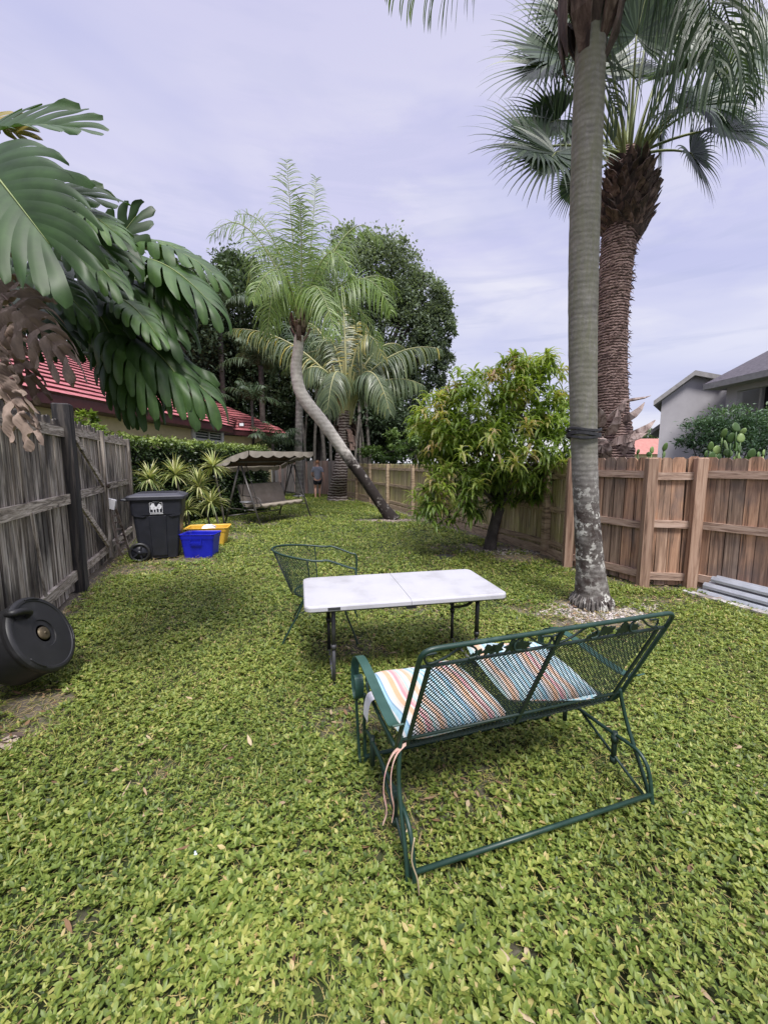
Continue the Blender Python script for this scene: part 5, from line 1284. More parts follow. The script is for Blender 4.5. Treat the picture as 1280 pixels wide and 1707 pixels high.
def fb(u, v):
    x = .055+(BW-.11)*u; s = -.10+.945*v; p = backp(x, max(s,-.02)); 
    p.y += .03*math.sin(pi*v)*.6
    if s < 0: p.y += -s*.15; p.z += s*.25
    return p
mesh_net(fb, 1.04*1.35, .56, .0021, 0, green_d, 'back_mesh', bn, 76, 76)
# scroll work with ivy leaves
def curl(cx, s, dirx, rad, turns=1.2, n=22, flip=1):
    out = []
    for i in range(n):
        t = i/(n-1); rr_ = rad*(1-.55*t); a = pi*.5*flip+flip*dirx*t*turns*2*pi
        q = backp(cx+rr_*math.cos(a)*dirx*1.2, s+rr_*math.sin(a)*1.9); out.append(q)
    return out
for i, x0 in enumerate((.10, .50, .64, 1.05)):
    sg = 1 if i % 2 == 0 else -1
    mb = MB(); a = backp(x0-.05*sg, .865); b_ = backp(x0+.07*sg, .985)
    mb.tube(catmull([a+Vector((.03*sg,0,.035)), a+Vector((-.015*sg,0,.03)), a, (a+b_)/2+Vector((0,0,-.008)), b_, b_+Vector((.045*sg,0,-.015)), b_+Vector((.05*sg,0,-.045)), b_+Vector((.02*sg,0,-.05))], 5), .0045, 6)
    mb.build('scroll', green_d, bn, local=True)
ivy_o = [(0,-1),(.25,-.55),(.8,-.7),(.62,-.2),(1.0,.15),(.45,.3),(.35,.62),(0,1.0),(-.35,.62),(-.45,.3),(-1.0,.15),(-.62,-.2),(-.8,-.7),(-.25,-.55)]
for (x, s, k, a) in ((.215,.885,0.018,2.4),(.235,.91,0.021,-.4),(.275,.925,0.032,.5),(.31,.925,0.034,-.6),(.375,.925,0.039,.2),(.41,.92,0.034,-1.4),(.435,.905,0.025,1.2),(.735,.885,0.018,2.4),(.755,.91,0.021,-.4),(.80,.93,0.034,.5),(.83,.925,0.028,-.8),(.90,.925,0.041,.2),(.94,.92,0.034,-1.4),(.965,.905,0.025,1.2)):
    c = backp(x, s)-Vector((0,.006,0)); nb_ = Vector((0,-.9,-.42)).normalized(); ub = Vector((0,-.42,.9)).normalized()
    m4 = Matrix(((1,ub.x,nb_.x,c.x),(0,ub.y,nb_.y,c.y),(0,ub.z,nb_.z,c.z),(0,0,0,1))) @ Matrix.Rotation(a, 4, 'Z')
    mb = MB(); mb.prism([(px_*k, py_*k) for px_, py_ in ivy_o], .004, m4); mb.build('ivy_leaf', green_d, bn, local=True)
# seat frame, mesh, arms and legs
tb('seat_frame', [(.02,.26,.405),(.02,.50,.405),(.02,.70,.425),(.05,.765,.43),(.12,.775,.43),(BW-.12,.775,.43),(BW-.05,.765,.43),(BW-.02,.70,.425),(BW-.02,.50,.405),(BW-.02,.26,.405)], .009)
tb('seat_rail', [(.02,.27,.405),(BW-.02,.27,.405)], .009, smooth=1)
mesh_net(lambda u, v: Vector((.03+(BW-.06)*u, .27+.49*v, .418+.012*v-.012*math.sin(pi*v))), 1.04*1.75, .5, .0018, 0, green_d, 'seat_mesh', bn, 64, 64)
for sx, o_ in ((0, -1), (BW, 1)):
    X = sx-o_*.005
    pts = [(X,.125,.605),(X,.165,.575),(X,.22,.565),(X,.36,.575),(X,.52,.598),(X,.64,.607),(X,.72,.597),(X,.785,.56),(X,.82,.50),(X,.82,.42),(X,.795,.36),(X,.76,.345),(X,.73,.37),(X,.72,.42),(X,.735,.465),(X,.76,.475)]
    mb = MB(); mb.flat(catmull([Vector(p)+Vector((o_*.022,0,0)) for p in pts], 4), (1,0,0), .045, .006); mb.build('armrest', mat('green_arm', [(.3,(.016,.055,.043)),(.7,(.035,.09,.072))], 8, rough=.45) if sx == 0 else bpy.data.materials['green_arm'], bn, local=True)
    tb('front_leg', [(X,.765,.43),(X+o_*.03,.755,.35),(X+o_*.03,.74,.2),(X+o_*.03,.70,.03),(X+o_*.03,.69,-.01)], .008)
    tb('front_leg', [(X,.70,.40),(X,.70,.33),(X,.715,.22),(X,.70,.10),(X,.69,-.01)], .0085)
    # base side rail and rear legs
    tb('base_rail', [(X,.0,-.01),(X,.005,.06),(X,.03,.18),(X,.075,.235),(X,.14,.245),(X,.30,.235),(X,.60,.225),(X,.69,.19),(X,.71,.10),(X,.70,0)], .0092)
    tb('rear_leg', [(X+o_*.02,.015,-.01),(X+o_*.015,.05,.10),(X+o_*.01,.12,.24),(X+o_*.005,.165,.34),(X-o_*.008,.19,.44),(X-o_*.016,.198,.50)], .0092)
    tb('brace', [(X,.03,.045),(X,.46,.235)], .007, smooth=1)
    mb = MB(); mb.tube([(X,.22,.255),(X,.22,.10)], .013, 10); mb.tube([(X,.22,.235),(X,.22,.20)], .018, 10); mb.tube([(X,.22,.12),(X,.22,.09)], .017, 10); mb.build('glider_link', green_d, bn, local=True)
    mb = MB(); mb.tube([(X,.56,.255),(X,.56,.10)], .013, 10); mb.build('glider_link', green_d, bn, local=True)
tb('rear_stretcher', [(0,.01,.085),(BW,.01,.085)], .0100, smooth=1)
tb('front_stretcher', [(0,.69,.05),(BW,.69,.05)], .011, smooth=1)

# cushions: striped, lying on the seat
def stripe_mat(name, off):
    m, nt, p = new_mat(name)
    t = nt.nodes.new('ShaderNodeTexCoord'); xyz_ = sep_(nt, t.outputs['Object'])
    x = math_(nt, 'FRACT', math_(nt, 'MULTIPLY_ADD', xyz_[0], 1/.30, off+4))
    cols = [(.55,.68,.74),(.26,.52,.62),(.52,.70,.74),(.72,.75,.76),(.34,.56,.66),(.20,.36,.52),(.70,.72,.72),(.76,.62,.54),(.78,.46,.28),(.76,.70,.62),(.74,.34,.37),(.78,.52,.48),(.48,.68,.66),(.76,.73,.69),(.76,.48,.32),(.76,.60,.52),(.34,.54,.62),(.56,.73,.75),(.24,.42,.54)]
    wd = [1.2,.8,1.6,.6,1.3,.5,1.1,1,1.5,.7,1.0,1.0,.8,1.1,1.5,.9,1.3,1.3,.6]; s = 0; st = []; T = sum(wd)
    for c_, w_ in zip(cols, wd): st.append((s/T, c_)); s += w_
    c = ramp(nt, st, x, 'CONSTANT')
    f = noise_(nt, coords(nt, (300,300,300)), 1, 2); w2 = noise_(nt, coords(nt), 6, 4)
    c = mixc(nt, 1.0, c, ramp(nt, [(.3,(.62,.61,.60)),(.7,(.86,.86,.86))], w2), 'MULTIPLY')
    setc(nt, p, c); p.inputs['Roughness'].default_value = .9; p.inputs['Specular IOR Level'].default_value = .2
    p.inputs['Sheen Weight'].default_value = .3
    bump_(nt, p, math_(nt, 'ADD', math_(nt, 'MULTIPLY', f, .15), w2), .5, .012)
    return m
def cushion(name, label, cx, cy, z, w_, d_, h_, rot, tilt, off, seedk):
    wx = BO+be*cx+Vector((-be.y, be.x, 0))*cy
    t = thing(name, label, 'cushion', (wx.x, wx.y, z), bang+rot, group='striped seat cushions on the green bench')
    mb = MB(); nu, nv = 30, 28
    def prof(a): return max(0, 1-abs(a)**6)**.35
    def top(u, v, s):
        a, b_ = 2*u-1, 2*v-1; k = (max(0,1-abs(a)**5)*max(0,1-abs(b_)**5))**.42
        ph = 1-.06*(abs(b_)**4); pw = 1-.05*(abs(a)**4)
        puff = .012*math.sin(a*3+seedk)*math.cos(b_*2.6)+.010*math.sin(b_*5+a*2)
        x = a*w_/2*ph; y = b_*d_/2*pw; zz = h_/2+s*(h_/2)*k+(puff*k if s > 0 else 0)
        zz += tilt[0]*x+tilt[1]*y
        return Vector((x, y, zz))
    mb.grid(lambda u, v: top(u, v, 1), nu, nv, .5); mb.grid(lambda u, v: top(v, u, -1), nv, nu, .5)
    mb.build('cover', stripe_mat(name+'_stripes'+str(seedk), off), t, local=True)
    mb = MB(); P = []
    for i in range(60):
        a = 2*pi*i/60; c_, s_ = math.cos(a), math.sin(a); x = abs(c_)**.28*math.copysign(1,c_); y = abs(s_)**.28*math.copysign(1,s_)
        q = top((x+1)/2, (y+1)/2, 0); P.append(q)
    mb.tube(P, .004, 6, closed=True); mb.build('piping', stripe_mat(name+'_pipe'+str(seedk), off+.35), t, local=True)
    return t
c1_ = cushion('seat_cushion', 'left striped pastel seat cushion with pink ties hanging at the bench corner', .285, .475, .432, .53, .54, .08, 0.03, (0,0), .02, 1)
c2_ = cushion('seat_cushion', 'right striped pastel seat cushion lying slightly askew on the bench', .835, .485, .468, .50, .55, .085, -.13, (-.09,.04), .45, 2)
tie = stripe_mat('tie_cloth', .55)
tie_m = mat('pink_tie', [(.3,(.62,.30,.28)),(.5,(.70,.50,.40)),(.7,(.62,.22,.30))], 25, rough=.9)
for k, pts in enumerate(([(-.25,-.27,.03),(-.31,-.28,.01),(-.345,-.285,-.06),(-.35,-.28,-.15),(-.335,-.275,-.24),(-.35,-.27,-.30)], [(-.25,-.27,.03),(-.30,-.29,.01),(-.325,-.30,-.05),(-.325,-.30,-.14),(-.31,-.29,-.22),(-.315,-.28,-.29)])):
    mb = MB(); mb.flat(catmull([Vector(p) for p in pts], 5), (.4,.9,0), .016, .003); mb.build('tie', tie_m, c1_, local=True)
mb = MB(); mb.flat(catmull([Vector(p) for p in [(-.255,.10,.035),(-.285,.11,.02),(-.30,.115,-.03),(-.305,.12,-.09)]], 4), (0,1,0), .07, .0015); mb.build('care_tag', mat('white_cloth', [(.3,(.6,.6,.64)),(.7,(.74,.74,.78))], 9, rough=.9), c1_, local=True)
mb = MB(); q0 = Vector((BO.x+.0,BO.y-.02,.26)); mb.tube(catmull([q0, q0+Vector((-.01,-.01,-.08)), q0+Vector((.012,-.01,-.16)), q0+Vector((.02,0,-.25))], 4), .003, 5); tag(mb.build('dry_vine', lit), 'thin dry vine clinging to the near rear leg of the bench', 'vine')

# ------------------------------------------------------------------ folding table
ZT = .635
tA, tB_, tC, tD = G(520,1013,ZT), G(853,989,ZT), G(767,948,ZT), G(497,963,ZT)
tcx = (tA+tB_+tC+tD)/4; tex = ((tB_-tA)+(tC-tD)).normalized(); tang = math.atan2(tex.y, tex.x)
TL = ((tB_-tA).length+(tC-tD).length)/2; TW = ((tD-tA).length+(tC-tB_).length)/2*.97
TL = ((tB_-tA).length+(tC-tD).length)/2*1.025; tcx = tcx+tex*.012
tt_ = thing('folding_table', 'white plastic folding table with grey metal legs on the grass', 'table', (tcx.x, tcx.y, 0), tang)
plast = mat('white_plastic', [(.3,(.36,.355,.385)),(.5,(.46,.455,.49)),(.8,(.51,.505,.54))], 3.5, rough=.38, bump=.04, bdist=.002, detail=9)
plast2 = mat('white_plastic_edge', [(.3,(.62,.61,.65)),(.8,(.74,.73,.77))], 6, rough=.4)
grey_m = mat('grey_metal', [(.3,(.05,.05,.055)),(.7,(.09,.09,.10))], 12, rough=.45, metal=.3)
dk_m = mat('dark_metal', [(.3,(.015,.015,.017)),(.7,(.03,.03,.033))], 12, rough=.4, metal=.2)
def rrect(x0, x1, y0, y1, rc, corners, n=7):
    out = []
    for (cx_, cy_, a0, on) in ((x1-rc,y0+rc,-pi/2,corners[0]),(x1-rc,y1-rc,0,corners[1]),(x0+rc,y1-rc,pi/2,corners[2]),(x0+rc,y0+rc,pi,corners[3])):
        if on: out += [(cx_+rc*math.cos(a0+pi/2*i/(n-1)), cy_+rc*math.sin(a0+pi/2*i/(n-1))) for i in range(n)]
        else: out.append((cx_+rc*(1 if a0 in (-pi/2,0) else -1), cy_+rc*(1 if a0 in (0,pi/2) else -1)))
    return out
for s in (-1, 1):
    mb = MB(); x0, x1 = (-TL/2, -.0015) if s < 0 else (.0015, TL/2); cr = (0,0,1,1) if s < 0 else (1,1,0,0)
    lv_ = []
    for (ins, z) in ((.012,ZT-.045),(.0,ZT-.036),(.0,ZT-.012),(.004,ZT-.004),(.012,ZT)):
        o_ = rrect(x0+(ins if s < 0 else 0), x1-(ins if s > 0 else 0), -TW/2+ins, TW/2-ins, .055-ins*.3, cr); lv_.append([Vector((x_, y_, z)) for x_, y_ in o_])
    k = len(lv_[0]); vs = [q for l_ in lv_ for q in l_]; 
    mb.add(vs, [(i*k+j, i*k+(j+1)%k, (i+1)*k+(j+1)%k, (i+1)*k+j) for i in range(len(lv_)-1) for j in range(k)], .5)
    mb.add(lv_[-1], [tuple(range(k))], .5); mb.add(lv_[0], [tuple(range(k))[::-1]], .5)
    mb.build('tabletop', plast, tt_, local=True)
mb = MB(); mb.box((-TL/2+.20,-TW/2-.001,ZT-.022), (.085,.004,.018)); lb = mb.build('label_plate', mat('label_black', [(0,(.03,.03,.035)),(1,(.05,.05,.055))], 5, rough=.4), tt_, local=True)
mb = MB(); mb.box((-TL/2+.20,-TW/2-.0035,ZT-.022), (.065,.002,.004)); mb.build('lettering', grey_m, lb, local=True)
mb = MB()
for y in (-TW/2+.06, TW/2-.06): mb.beam((-TL/2+.08,y,ZT-.052), (TL/2-.08,y,ZT-.052), .02,.024)
mb.build('frame', dk_m, tt_, local=True)
for sx in (-1, 1):
    X = sx*(TL/2-.20)
    for y in (-TW/2+.10, TW/2-.12):
        mb = MB(); mb.tube([(X,y,ZT-.05),(X,y,.30)], .0165, 12); mb.tube([(X,y,.32),(X,y,.0)], .0135, 12); mb.tube([(X,y,.315),(X,y,.28)], .020, 12); mb.tube([(X,y,.02),(X,y,.0)], .017, 12); mb.build('leg', dk_m if y > 0 or sx > 0 else grey_m, tt_, local=True)
    mb = MB(); mb.tube([(X,-TW/2+.10,.035),(X,TW/2-.12,.035)], .012, 10); mb.build('foot_bar', mat('pale_metal', [(.3,(.22,.22,.24)),(.7,(.34,.34,.36))], 12, rough=.4, metal=.5) if sx < 0 else bpy.data.materials['pale_metal'], tt_, local=True)
    mb = MB(); mb.tube([(X,-TW/2+.10,ZT-.08),(X,TW/2-.12,ZT-.08)], .011, 8); 
    for y in (-.03,.03): mb.tube([(X,y,ZT-.10),(X-sx*.26,y,ZT-.05)], .008, 8)
    mb.build('brace', dk_m, tt_, local=True)
mb = MB(); hx = TL/2-.30; mb.flat(catmull([(hx-.10,-TW/2+.16,ZT-.05),(hx-.10,-TW/2+.16,ZT-.10),(hx-.06,-TW/2+.16,ZT-.135),(hx+.03,-TW/2+.16,ZT-.13),(hx+.08,-TW/2+.16,ZT-.10),(hx+.08,-TW/2+.16,ZT-.05)], 5), (0,1,0), .028, .010); mb.build('carry_handle', black_m, tt_, local=True)
mb = MB(); mb.box((.0,-TW/2+.012,ZT-.055), (.07,.02,.018)); mb.build('hinge', dk_m, tt_, local=True)

# ------------------------------------------------------------------ mesh armchair
CO = Vector((-.575, 3.68, 0))
ch = thing('garden_chair', 'green metal barrel armchair with mesh back behind the left end of the white table', 'chair', CO, 0.06)
def cb(name, pts, rad=.009, m=None, s=5):
    mb = MB(); mb.tube(catmull([Vector(p) for p in pts], s), rad, 8); return mb.build(name, m or green, ch, local=True)
rim = []
for i in range(25):
    a = math.radians(75+210*i/24); rim.append((-.02+.40*math.cos(a)*1.05, .30*math.sin(a), .765+.055*max(0,-math.cos(a))))
rim = [(.31,.27,.40),(.32,.272,.60),(.31,.275,.685),(.26,.28,.70)] + rim + [(.26,-.28,.70),(.31,-.275,.685),(.32,-.272,.60),(.31,-.27,.40)]
cb('arm_rim', rim, .0095, s=3)
def bfz(u, v):
    a = math.radians(100+160*u); kx = .25+.15*v; ky = .22+.07*v
    return Vector((-.02+kx*math.cos(a)*1.05, ky*math.sin(a)*1.05, .42+(.765+.05*max(0,-math.cos(a))-.42)*v))
mesh_net(bfz, .85*1.6, .42, .0017, 0, green_d, 'back_mesh', ch, 46, 46)
for u in (0, .5, 1): cb('back_rib', [bfz(u, 0), bfz(u,.5), bfz(u,1)], .006, green_d)
P = [Vector((.02+.27*math.cos(2*pi*i/40), .25*math.sin(2*pi*i/40), .42)) for i in range(40)]
mb = MB(); mb.tube(P, .009, 8, closed=True); mb.build('seat_ring', green, ch, local=True)
def seatf(u, v):
    a, b_ = 2*u-1, 2*v-1; x = a*math.sqrt(max(0,1-b_*b_/2)); y = b_*math.sqrt(max(0,1-a*a/2)); return Vector((.02+.27*x, .25*y, .42-.02*(1-x*x-y*y)))
mesh_net(seatf, .9, .5, .0017, 0, green_d, 'seat_mesh', ch, 38, 38)
for (a, ex, ey) in ((.18,.33,.30),(.18,.33,-.30),(-.13,-.33,.31),(-.13,-.33,-.31)):
    sy = 1 if ey > 0 else -1
    cb('leg', [(a,sy*.20,.42),(a+(ex-a)*.35,sy*.235,.26),(ex*.85+a*.15,ey*.95,.08),(ex,ey,0)], .0085)
cb('leg_brace', [(.20,.22,.30),(0,0,.27),(-.17,-.22,.28)], .005, green_d); cb('leg_brace', [(.20,-.22,.30),(0,0,.275),(-.17,.22,.28)], .005, green_d)

# ------------------------------------------------------------------ wheeled bin
bc = G(268, 934); br = math.radians(-20)    # the face turned towards the camera looks along (sin, -cos)
bi = thing('wheeled_bin', 'dark navy black wheeled rubbish bin with white emblem beside the hedge', 'bin', (bc.x, bc.y, 0), -br*0+math.radians(20))
bin_m = mat('bin_plastic', [(.3,(.013,.014,.020)),(.6,(.018,.019,.028)),(.8,(.026,.027,.038))], 7, rough=.42, bump=.1, bdist=.003, detail=8, rough_n=.15)
lid_m = mat('bin_lid_plastic', [(.3,(.03,.03,.04)),(.7,(.045,.045,.06))], 6, rough=.5, rough_n=.2)
mb = MB()
def sect(z, w0, w1, y0, y1, rc=.05):
    return [Vector((x_, y_, z)) for x_, y_ in rrect(w0, w1, y0, y1, rc, (1,1,1,1), 5)]
# profile: local x = left..right as seen, local y = depth (0 near face)
S_ = [sect(.0+.03,-.30,.255,.05,.55), sect(.30,-.325,.29,.03,.585), sect(.74,-.355,.33,.008,.61), sect(.755,-.375,.35,-.006,.625), sect(1.0,-.39,.37,-.012,.635)]
k = len(S_[0]); mb.add([q for l_ in S_ for q in l_], [(i*k+j, i*k+(j+1)%k, (i+1)*k+(j+1)%k, (i+1)*k+j) for i in range(len(S_)-1) for j in range(k)], .5)
mb.add(S_[0], [tuple(range(k))[::-1]], .5)
# shallow raised centre panel
mb.add([Vector(q) for q in ((-.12,-.004,.73),(.12,-.004,.73),(.10,.028,.08),(-.10,.028,.08),(-.135,.02,.75),(.135,.02,.75),(.115,.052,.06),(-.115,.052,.06))], [(0,3,2,1),(0,4,7,3),(1,2,6,5),(0,1,5,4)], .5)
for sx in (-1,1): 
    mb.prism([(sx*.16,.74),(sx*.33,.765),(sx*.33,.74),(sx*.2,.715)][::sx], .02, Matrix(((1,0,0,0),(0,0,1,-.012),(0,1,0,0),(0,0,0,1))))
mb.build('body', bin_m, bi, local=True)
mb = MB(); L_ = [sect(1.0,-.43,.41,-.045,.66,.06), sect(1.045,-.435,.415,-.05,.665,.06), sect(1.06,-.42,.40,-.035,.65,.06), sect(1.085,-.34,.34,.03,.60,.06), sect(1.095,-.32,.32,.05,.58,.06)]
mb.add([q for l_ in L_ for q in l_], [(i*k+j, i*k+(j+1)%k, (i+1)*k+(j+1)%k, (i+1)*k+j) for i in range(len(L_)-1) for j in range(k)], .5); mb.add(L_[-1], [tuple(range(k))], .5); mb.add(L_[0], [tuple(range(k))[::-1]], .5)
for y in (.14,.31,.48): mb.box((0,y,1.098), (.56,.05,.014))
mb.build('lid', lid_m, bi, local=True)
mb = MB(); mb.tube(catmull([(-.40,.05,.99),(-.49,.05,1.0),(-.50,.10,1.0),(-.50,.52,1.0),(-.49,.57,1.0),(-.40,.57,.99)], 4), .017, 10); mb.build('handle', bin_m, bi, local=True)
for y in (-.015, .60):
    mm = Matrix.Translation((-.285,y,.155)) @ Matrix.Rotation(pi/2, 4, 'X')
    mb = MB(); mb.lathe([(.07,-.035),(.13,-.035),(.155,-.025),(.158,0),(.155,.025),(.13,.035),(.115,.02)], 32, mm); wl_ = mb.build('wheel', black_m, bi, local=True)
    mb = MB(); mb.lathe([(.0,.012),(.12,.012),(.12,-.012),(0,-.012)], 32, mm); mb.lathe([(0,.04),(.03,.04),(.035,.0)], 16, mm)
    for q in range(5):
        a = 2*pi*q/5; mb.beam(mm @ Vector((0,0,.02)), mm @ Vector((.12*math.cos(a), .12*math.sin(a), .02)), .022, .016, up=(0,1,0))
    mb.build('rim', bin_m, wl_, local=True)
mb = MB(); mb.tube([(-.285,-.0,.155),(-.285,.6,.155)], .012, 8); mb.build('axle', dk_m, bi, local=True)
# white stamped emblem: frame, two seated figures at a table, line of tiny lettering
em = mat('emblem_white', [(.3,(.62,.62,.66)),(.7,(.76,.76,.8))], 40, rough=.6)
mb = MB(); yy = -.0165
def fx(x, z): return (x, -.012+(.96-z)*.02-.006, z)
def dot(cx_, cz_, rx_, rz_, n=14, jag=0):
    pts = [(cx_+rx_*math.cos(2*pi*i/n)*(1+jag*random.uniform(-1,1)), cz_+rz_*math.sin(2*pi*i/n)*(1+jag*random.uniform(-1,1))) for i in range(n)]
    mb.prism(pts, .003, Matrix(((1,0,0,0),(0,0,-1,-.0165),(0,1,0,0),(0,0,0,1))))
def barr(x0, z0, x1, z1, w_): mb.beam((x0,-.019,z0), (x1,-.019,z1), .003, w_)
ex, ez = -.01, .87
for (a, b_) in (((-.09,-.08),(-.09,.08)),((.09,-.08),(.09,.08)),((-.09,.08),(-.05,.08)),((.05,.08),(.09,.08)),((-.09,-.08),(.09,-.08))): barr(ex+a[0], ez+a[1], ex+b_[0], ez+b_[1], .005) if a[1] == b_[1] else mb.beam((ex+a[0],-.019,ez+a[1]), (ex+b_[0],-.019,ez+b_[1]), .005, .003)
dot(ex-.042, ez+.055, .022, .016, jag=.12); dot(ex-.048, ez+.02, .034, .036, jag=.12); dot(ex+.05, ez+.045, .020, .017, jag=.12); dot(ex+.048, ez+.008, .036, .034, jag=.12); dot(ex, ez+.0, .05, .016, jag=.15); dot(ex-.04, ez-.018, .045, .012, jag=.12)
for x in (-.04, 0, .045): mb.beam((ex+x,-.019,ez-.02), (ex+x,-.019,ez-.075), .012, .003, up=(0,1,0))
mb.build('emblem', em, bi, local=True)
mb = MB()
for i in range(16):
    x = ex-.088+i*.0118; barr(x, ez-.098, x+.008, ez-.098, .012)
for i in range(7):
    x = ex-.04+i*.0118; barr(x, ez+.094, x+.008, ez+.094, .008)
mb.build('lettering', em, bi, local=True)

# ------------------------------------------------------------------ tubs
def tub(name, label, pos, rot, w0, d0, w1, d1, h_, m, cat='storage tub'):
    t = thing(name, label, cat, pos, rot); mb = MB()
    A_ = [sect(.0,-w0/2,w0/2,-d0/2,d0/2,.04), sect(h_*.80,-w1/2*.97,w1/2*.97,-d1/2*.97,d1/2*.97,.045), sect(h_*.80,-w1/2*1.0,w1/2*1.0,-d1/2*1.0,d1/2*1.0,.05), sect(h_-.02,-w1/2*1.02,w1/2*1.02,-d1/2*1.03,d1/2*1.03,.05), sect(h_,-w1/2*1.07,w1/2*1.07,-d1/2*1.08,d1/2*1.08,.06), sect(h_+.004,-w1/2*1.05,w1/2*1.05,-d1/2*1.05,d1/2*1.05,.055), sect(h_-.01,-w1/2*.98,w1/2*.98,-d1/2*.98,d1/2*.98,.05), sect(.02,-w0/2*.96,w0/2*.96,-d0/2*.95,d0/2*.95,.04)]
    k = len(A_[0]); mb.add([q for l_ in A_ for q in l_], [(i*k+j, i*k+(j+1)%k, (i+1)*k+(j+1)%k, (i+1)*k+j) for i in range(len(A_)-1) for j in range(k)], .5)
    mb.add(A_[0], [tuple(range(k))[::-1]], .5); mb.add(A_[-1], [tuple(range(k))], .5)
    mb.build('body', m, t, local=True)
    for s in (-1, 1):
        mb = MB(); y = s*(d1/2*1.03+.012); z = h_*.80
        mb.flat([(-w1*.16,y,z+.01),(-w1*.16,y+s*.012,z-.05),(w1*.16,y+s*.012,z-.05),(w1*.16,y,z+.01)], (0,1,0), .02, .008); mb.build('handle', m, t, local=True)
    return t
blue = mat('blue_plastic', [(.3,(.006,.010,.34)),(.7,(.010,.018,.46))], 5, rough=.4, rough_n=.1)
yel = mat('yellow_plastic', [(.3,(.55,.31,.03)),(.7,(.68,.42,.06))], 5, rough=.45, rough_n=.1)
q = G(328, 931); tub('recycling_tub', 'bright blue open plastic tub beside the black bin', (q.x, q.y+.2, 0), math.radians(3), .46, .33, .55, .40, .40, blue)
q = G(346, 912); yt = tub('recycling_tub', 'yellow open plastic tub behind the blue one holding white paper', (q.x-.06, q.y+.22, 0), math.radians(12), .60, .44, .74, .52, .36, yel)
mb = MB(); c = Vector((q.x-.0, q.y+.12, .34))
def crum(u, v):
    a = 2*pi*u; b_ = pi*(v-.5); rr_ = .10*(1+.55*math.sin(a*3+v*7)*math.cos(v*9+a))
    return c+Vector((rr_*math.cos(b_)*math.cos(a)*1.3, rr_*math.cos(b_)*math.sin(a), .055*math.sin(b_)*(1+.5*math.sin(a*2+1))))
mb.grid(crum, 22, 14, .5, smooth=False); tag(mb.build('paper_bag', bpy.data.materials['white_cloth']), 'crumpled white paper bag lying in the yellow tub', 'paper bag')

# ------------------------------------------------------------------ ladder leaning on the fence
lb0, lb1 = G(206, 925), G(196, 932); 
ld = thing('small_ladder', 'narrow weathered wooden ladder leaning on the fence beside the bin', 'ladder', G(205, 925))
b0 = G(202, 928); b1 = G(217, 921); t0 = V(180, 836, b0.y-.35); t1 = V(190, 836, b0.y-.28)
lw = wood_mat('ladder_wood', (.07,.05,.045), (.28,.21,.19), (.48,.42,.40), (9,9,5), rnd=.2)
for a, b_ in ((b0, t0), (b1, t1)):
    mb = MB(); mb.beam(a, b_, .03, .035); mb.build('rail', lw, ld)
for i in range(1, 8):
    mb = MB(); mb.beam(lerp(b0,t0,i/8), lerp(b1,t1,i/8), .03, .02); mb.build('rung', lw, ld)
mb = MB(); c = lerp((t0+t1)/2, (b0+b1)/2, .04)+Vector((.02,-.03,.0)); mb.box(tuple(c), (.13,.03,.16), Matrix.Rotation(.25,3,'Y')); tag(mb.build('white_board', bpy.data.materials['white_cloth']), 'small white plate hung on the top of the little ladder', 'plate')

# ------------------------------------------------------------------ black round tank tipped against the fence
kb = V(72, 1056, 2.72); ax = Vector((.86,.17,.42)).normalized()        # outward normal of the visible end
tk = thing('round_tank', 'black ribbed round plastic tank lying tipped on its side by the old fence', 'tank', (kb.x-.2, kb.y+.2, 0))
Z_ = ax; X_ = Vector((0,0,1)).cross(Z_).normalized(); Y_ = Z_.cross(X_)
mm = Matrix(((X_.x,Y_.x,Z_.x,kb.x),(X_.y,Y_.y,Z_.y,kb.y),(X_.z,Y_.z,Z_.z,kb.z),(0,0,0,1)))
rub = mat('black_tank_plastic', [(.3,(.010,.010,.011)),(.6,(.016,.016,.018)),(.85,(.05,.05,.052))], 9, rough=.5, bump=.15, bdist=.004, detail=8, rough_n=.2)
RT = .28
mb = MB()
def tankf(rr_, z_): return (rr_, z_)
pr = [(0,-.27),(.21,-.27),(.245,-.255),(.262,-.22),(.265,-.05),(.275,-.035),(RT,-.02),(RT,.0),(RT-.008,.012),(RT-.02,.016),(.245,.016),(.240,.010),(.10,.012),(.098,.004),(.062,.004)]
for q0_, q1_ in ((0,2),(1,4),(3,5),(4,7),(6,8),(7,10),(9,11),(10,12),(11,13),(12,14),(13,15)): mb.lathe(pr[q0_:q1_], 56, mm, .5)
mb.build('drum', rub, tk)
mb = MB(); mb.lathe([(.048,.004),(.046,.014),(.036,.018),(0,.019)], 28, mm, .5); mb.lathe([(.010,.019),(.008,.024),(0,.025)], 12, mm, .9); mb.build('cap', mat('brass_cap', [(.3,(.05,.04,.025)),(.6,(.11,.085,.05)),(.8,(.2,.16,.1))], 20, rough=.5, metal=.4), tk)
mb = MB()
for k_ in range(1):
    a0 = math.radians(118)
    P = [mm @ Vector((RT*.80*math.cos(a0)+dx, RT*.80*math.sin(a0)+dy, dz)) for dx, dy, dz in ((-.055,.03,.0),(-.06,.02,.04),(0,0,.055),(.05,-.025,.045),(.06,-.04,0))]
    mb.tube(catmull(P, 5), .022, 10)
mb.box(tuple(mm @ Vector((RT*.78*math.cos(a0), RT*.78*math.sin(a0), .012))), (.09,.05,.02), mm.to_3x3())
mb.build('handle', rub, tk)
for i in range(3):
    mb = MB(); a_s = math.radians((200, 320, 60)[i]); P = [mm @ Vector(((RT-.022)*math.cos(a_s+j*.06), (RT-.022)*math.sin(a_s+j*.06), .018)) for j in range(9)]
    mb.tube(P, .006, 6); mb.build('rim_ridge', rub, tk)

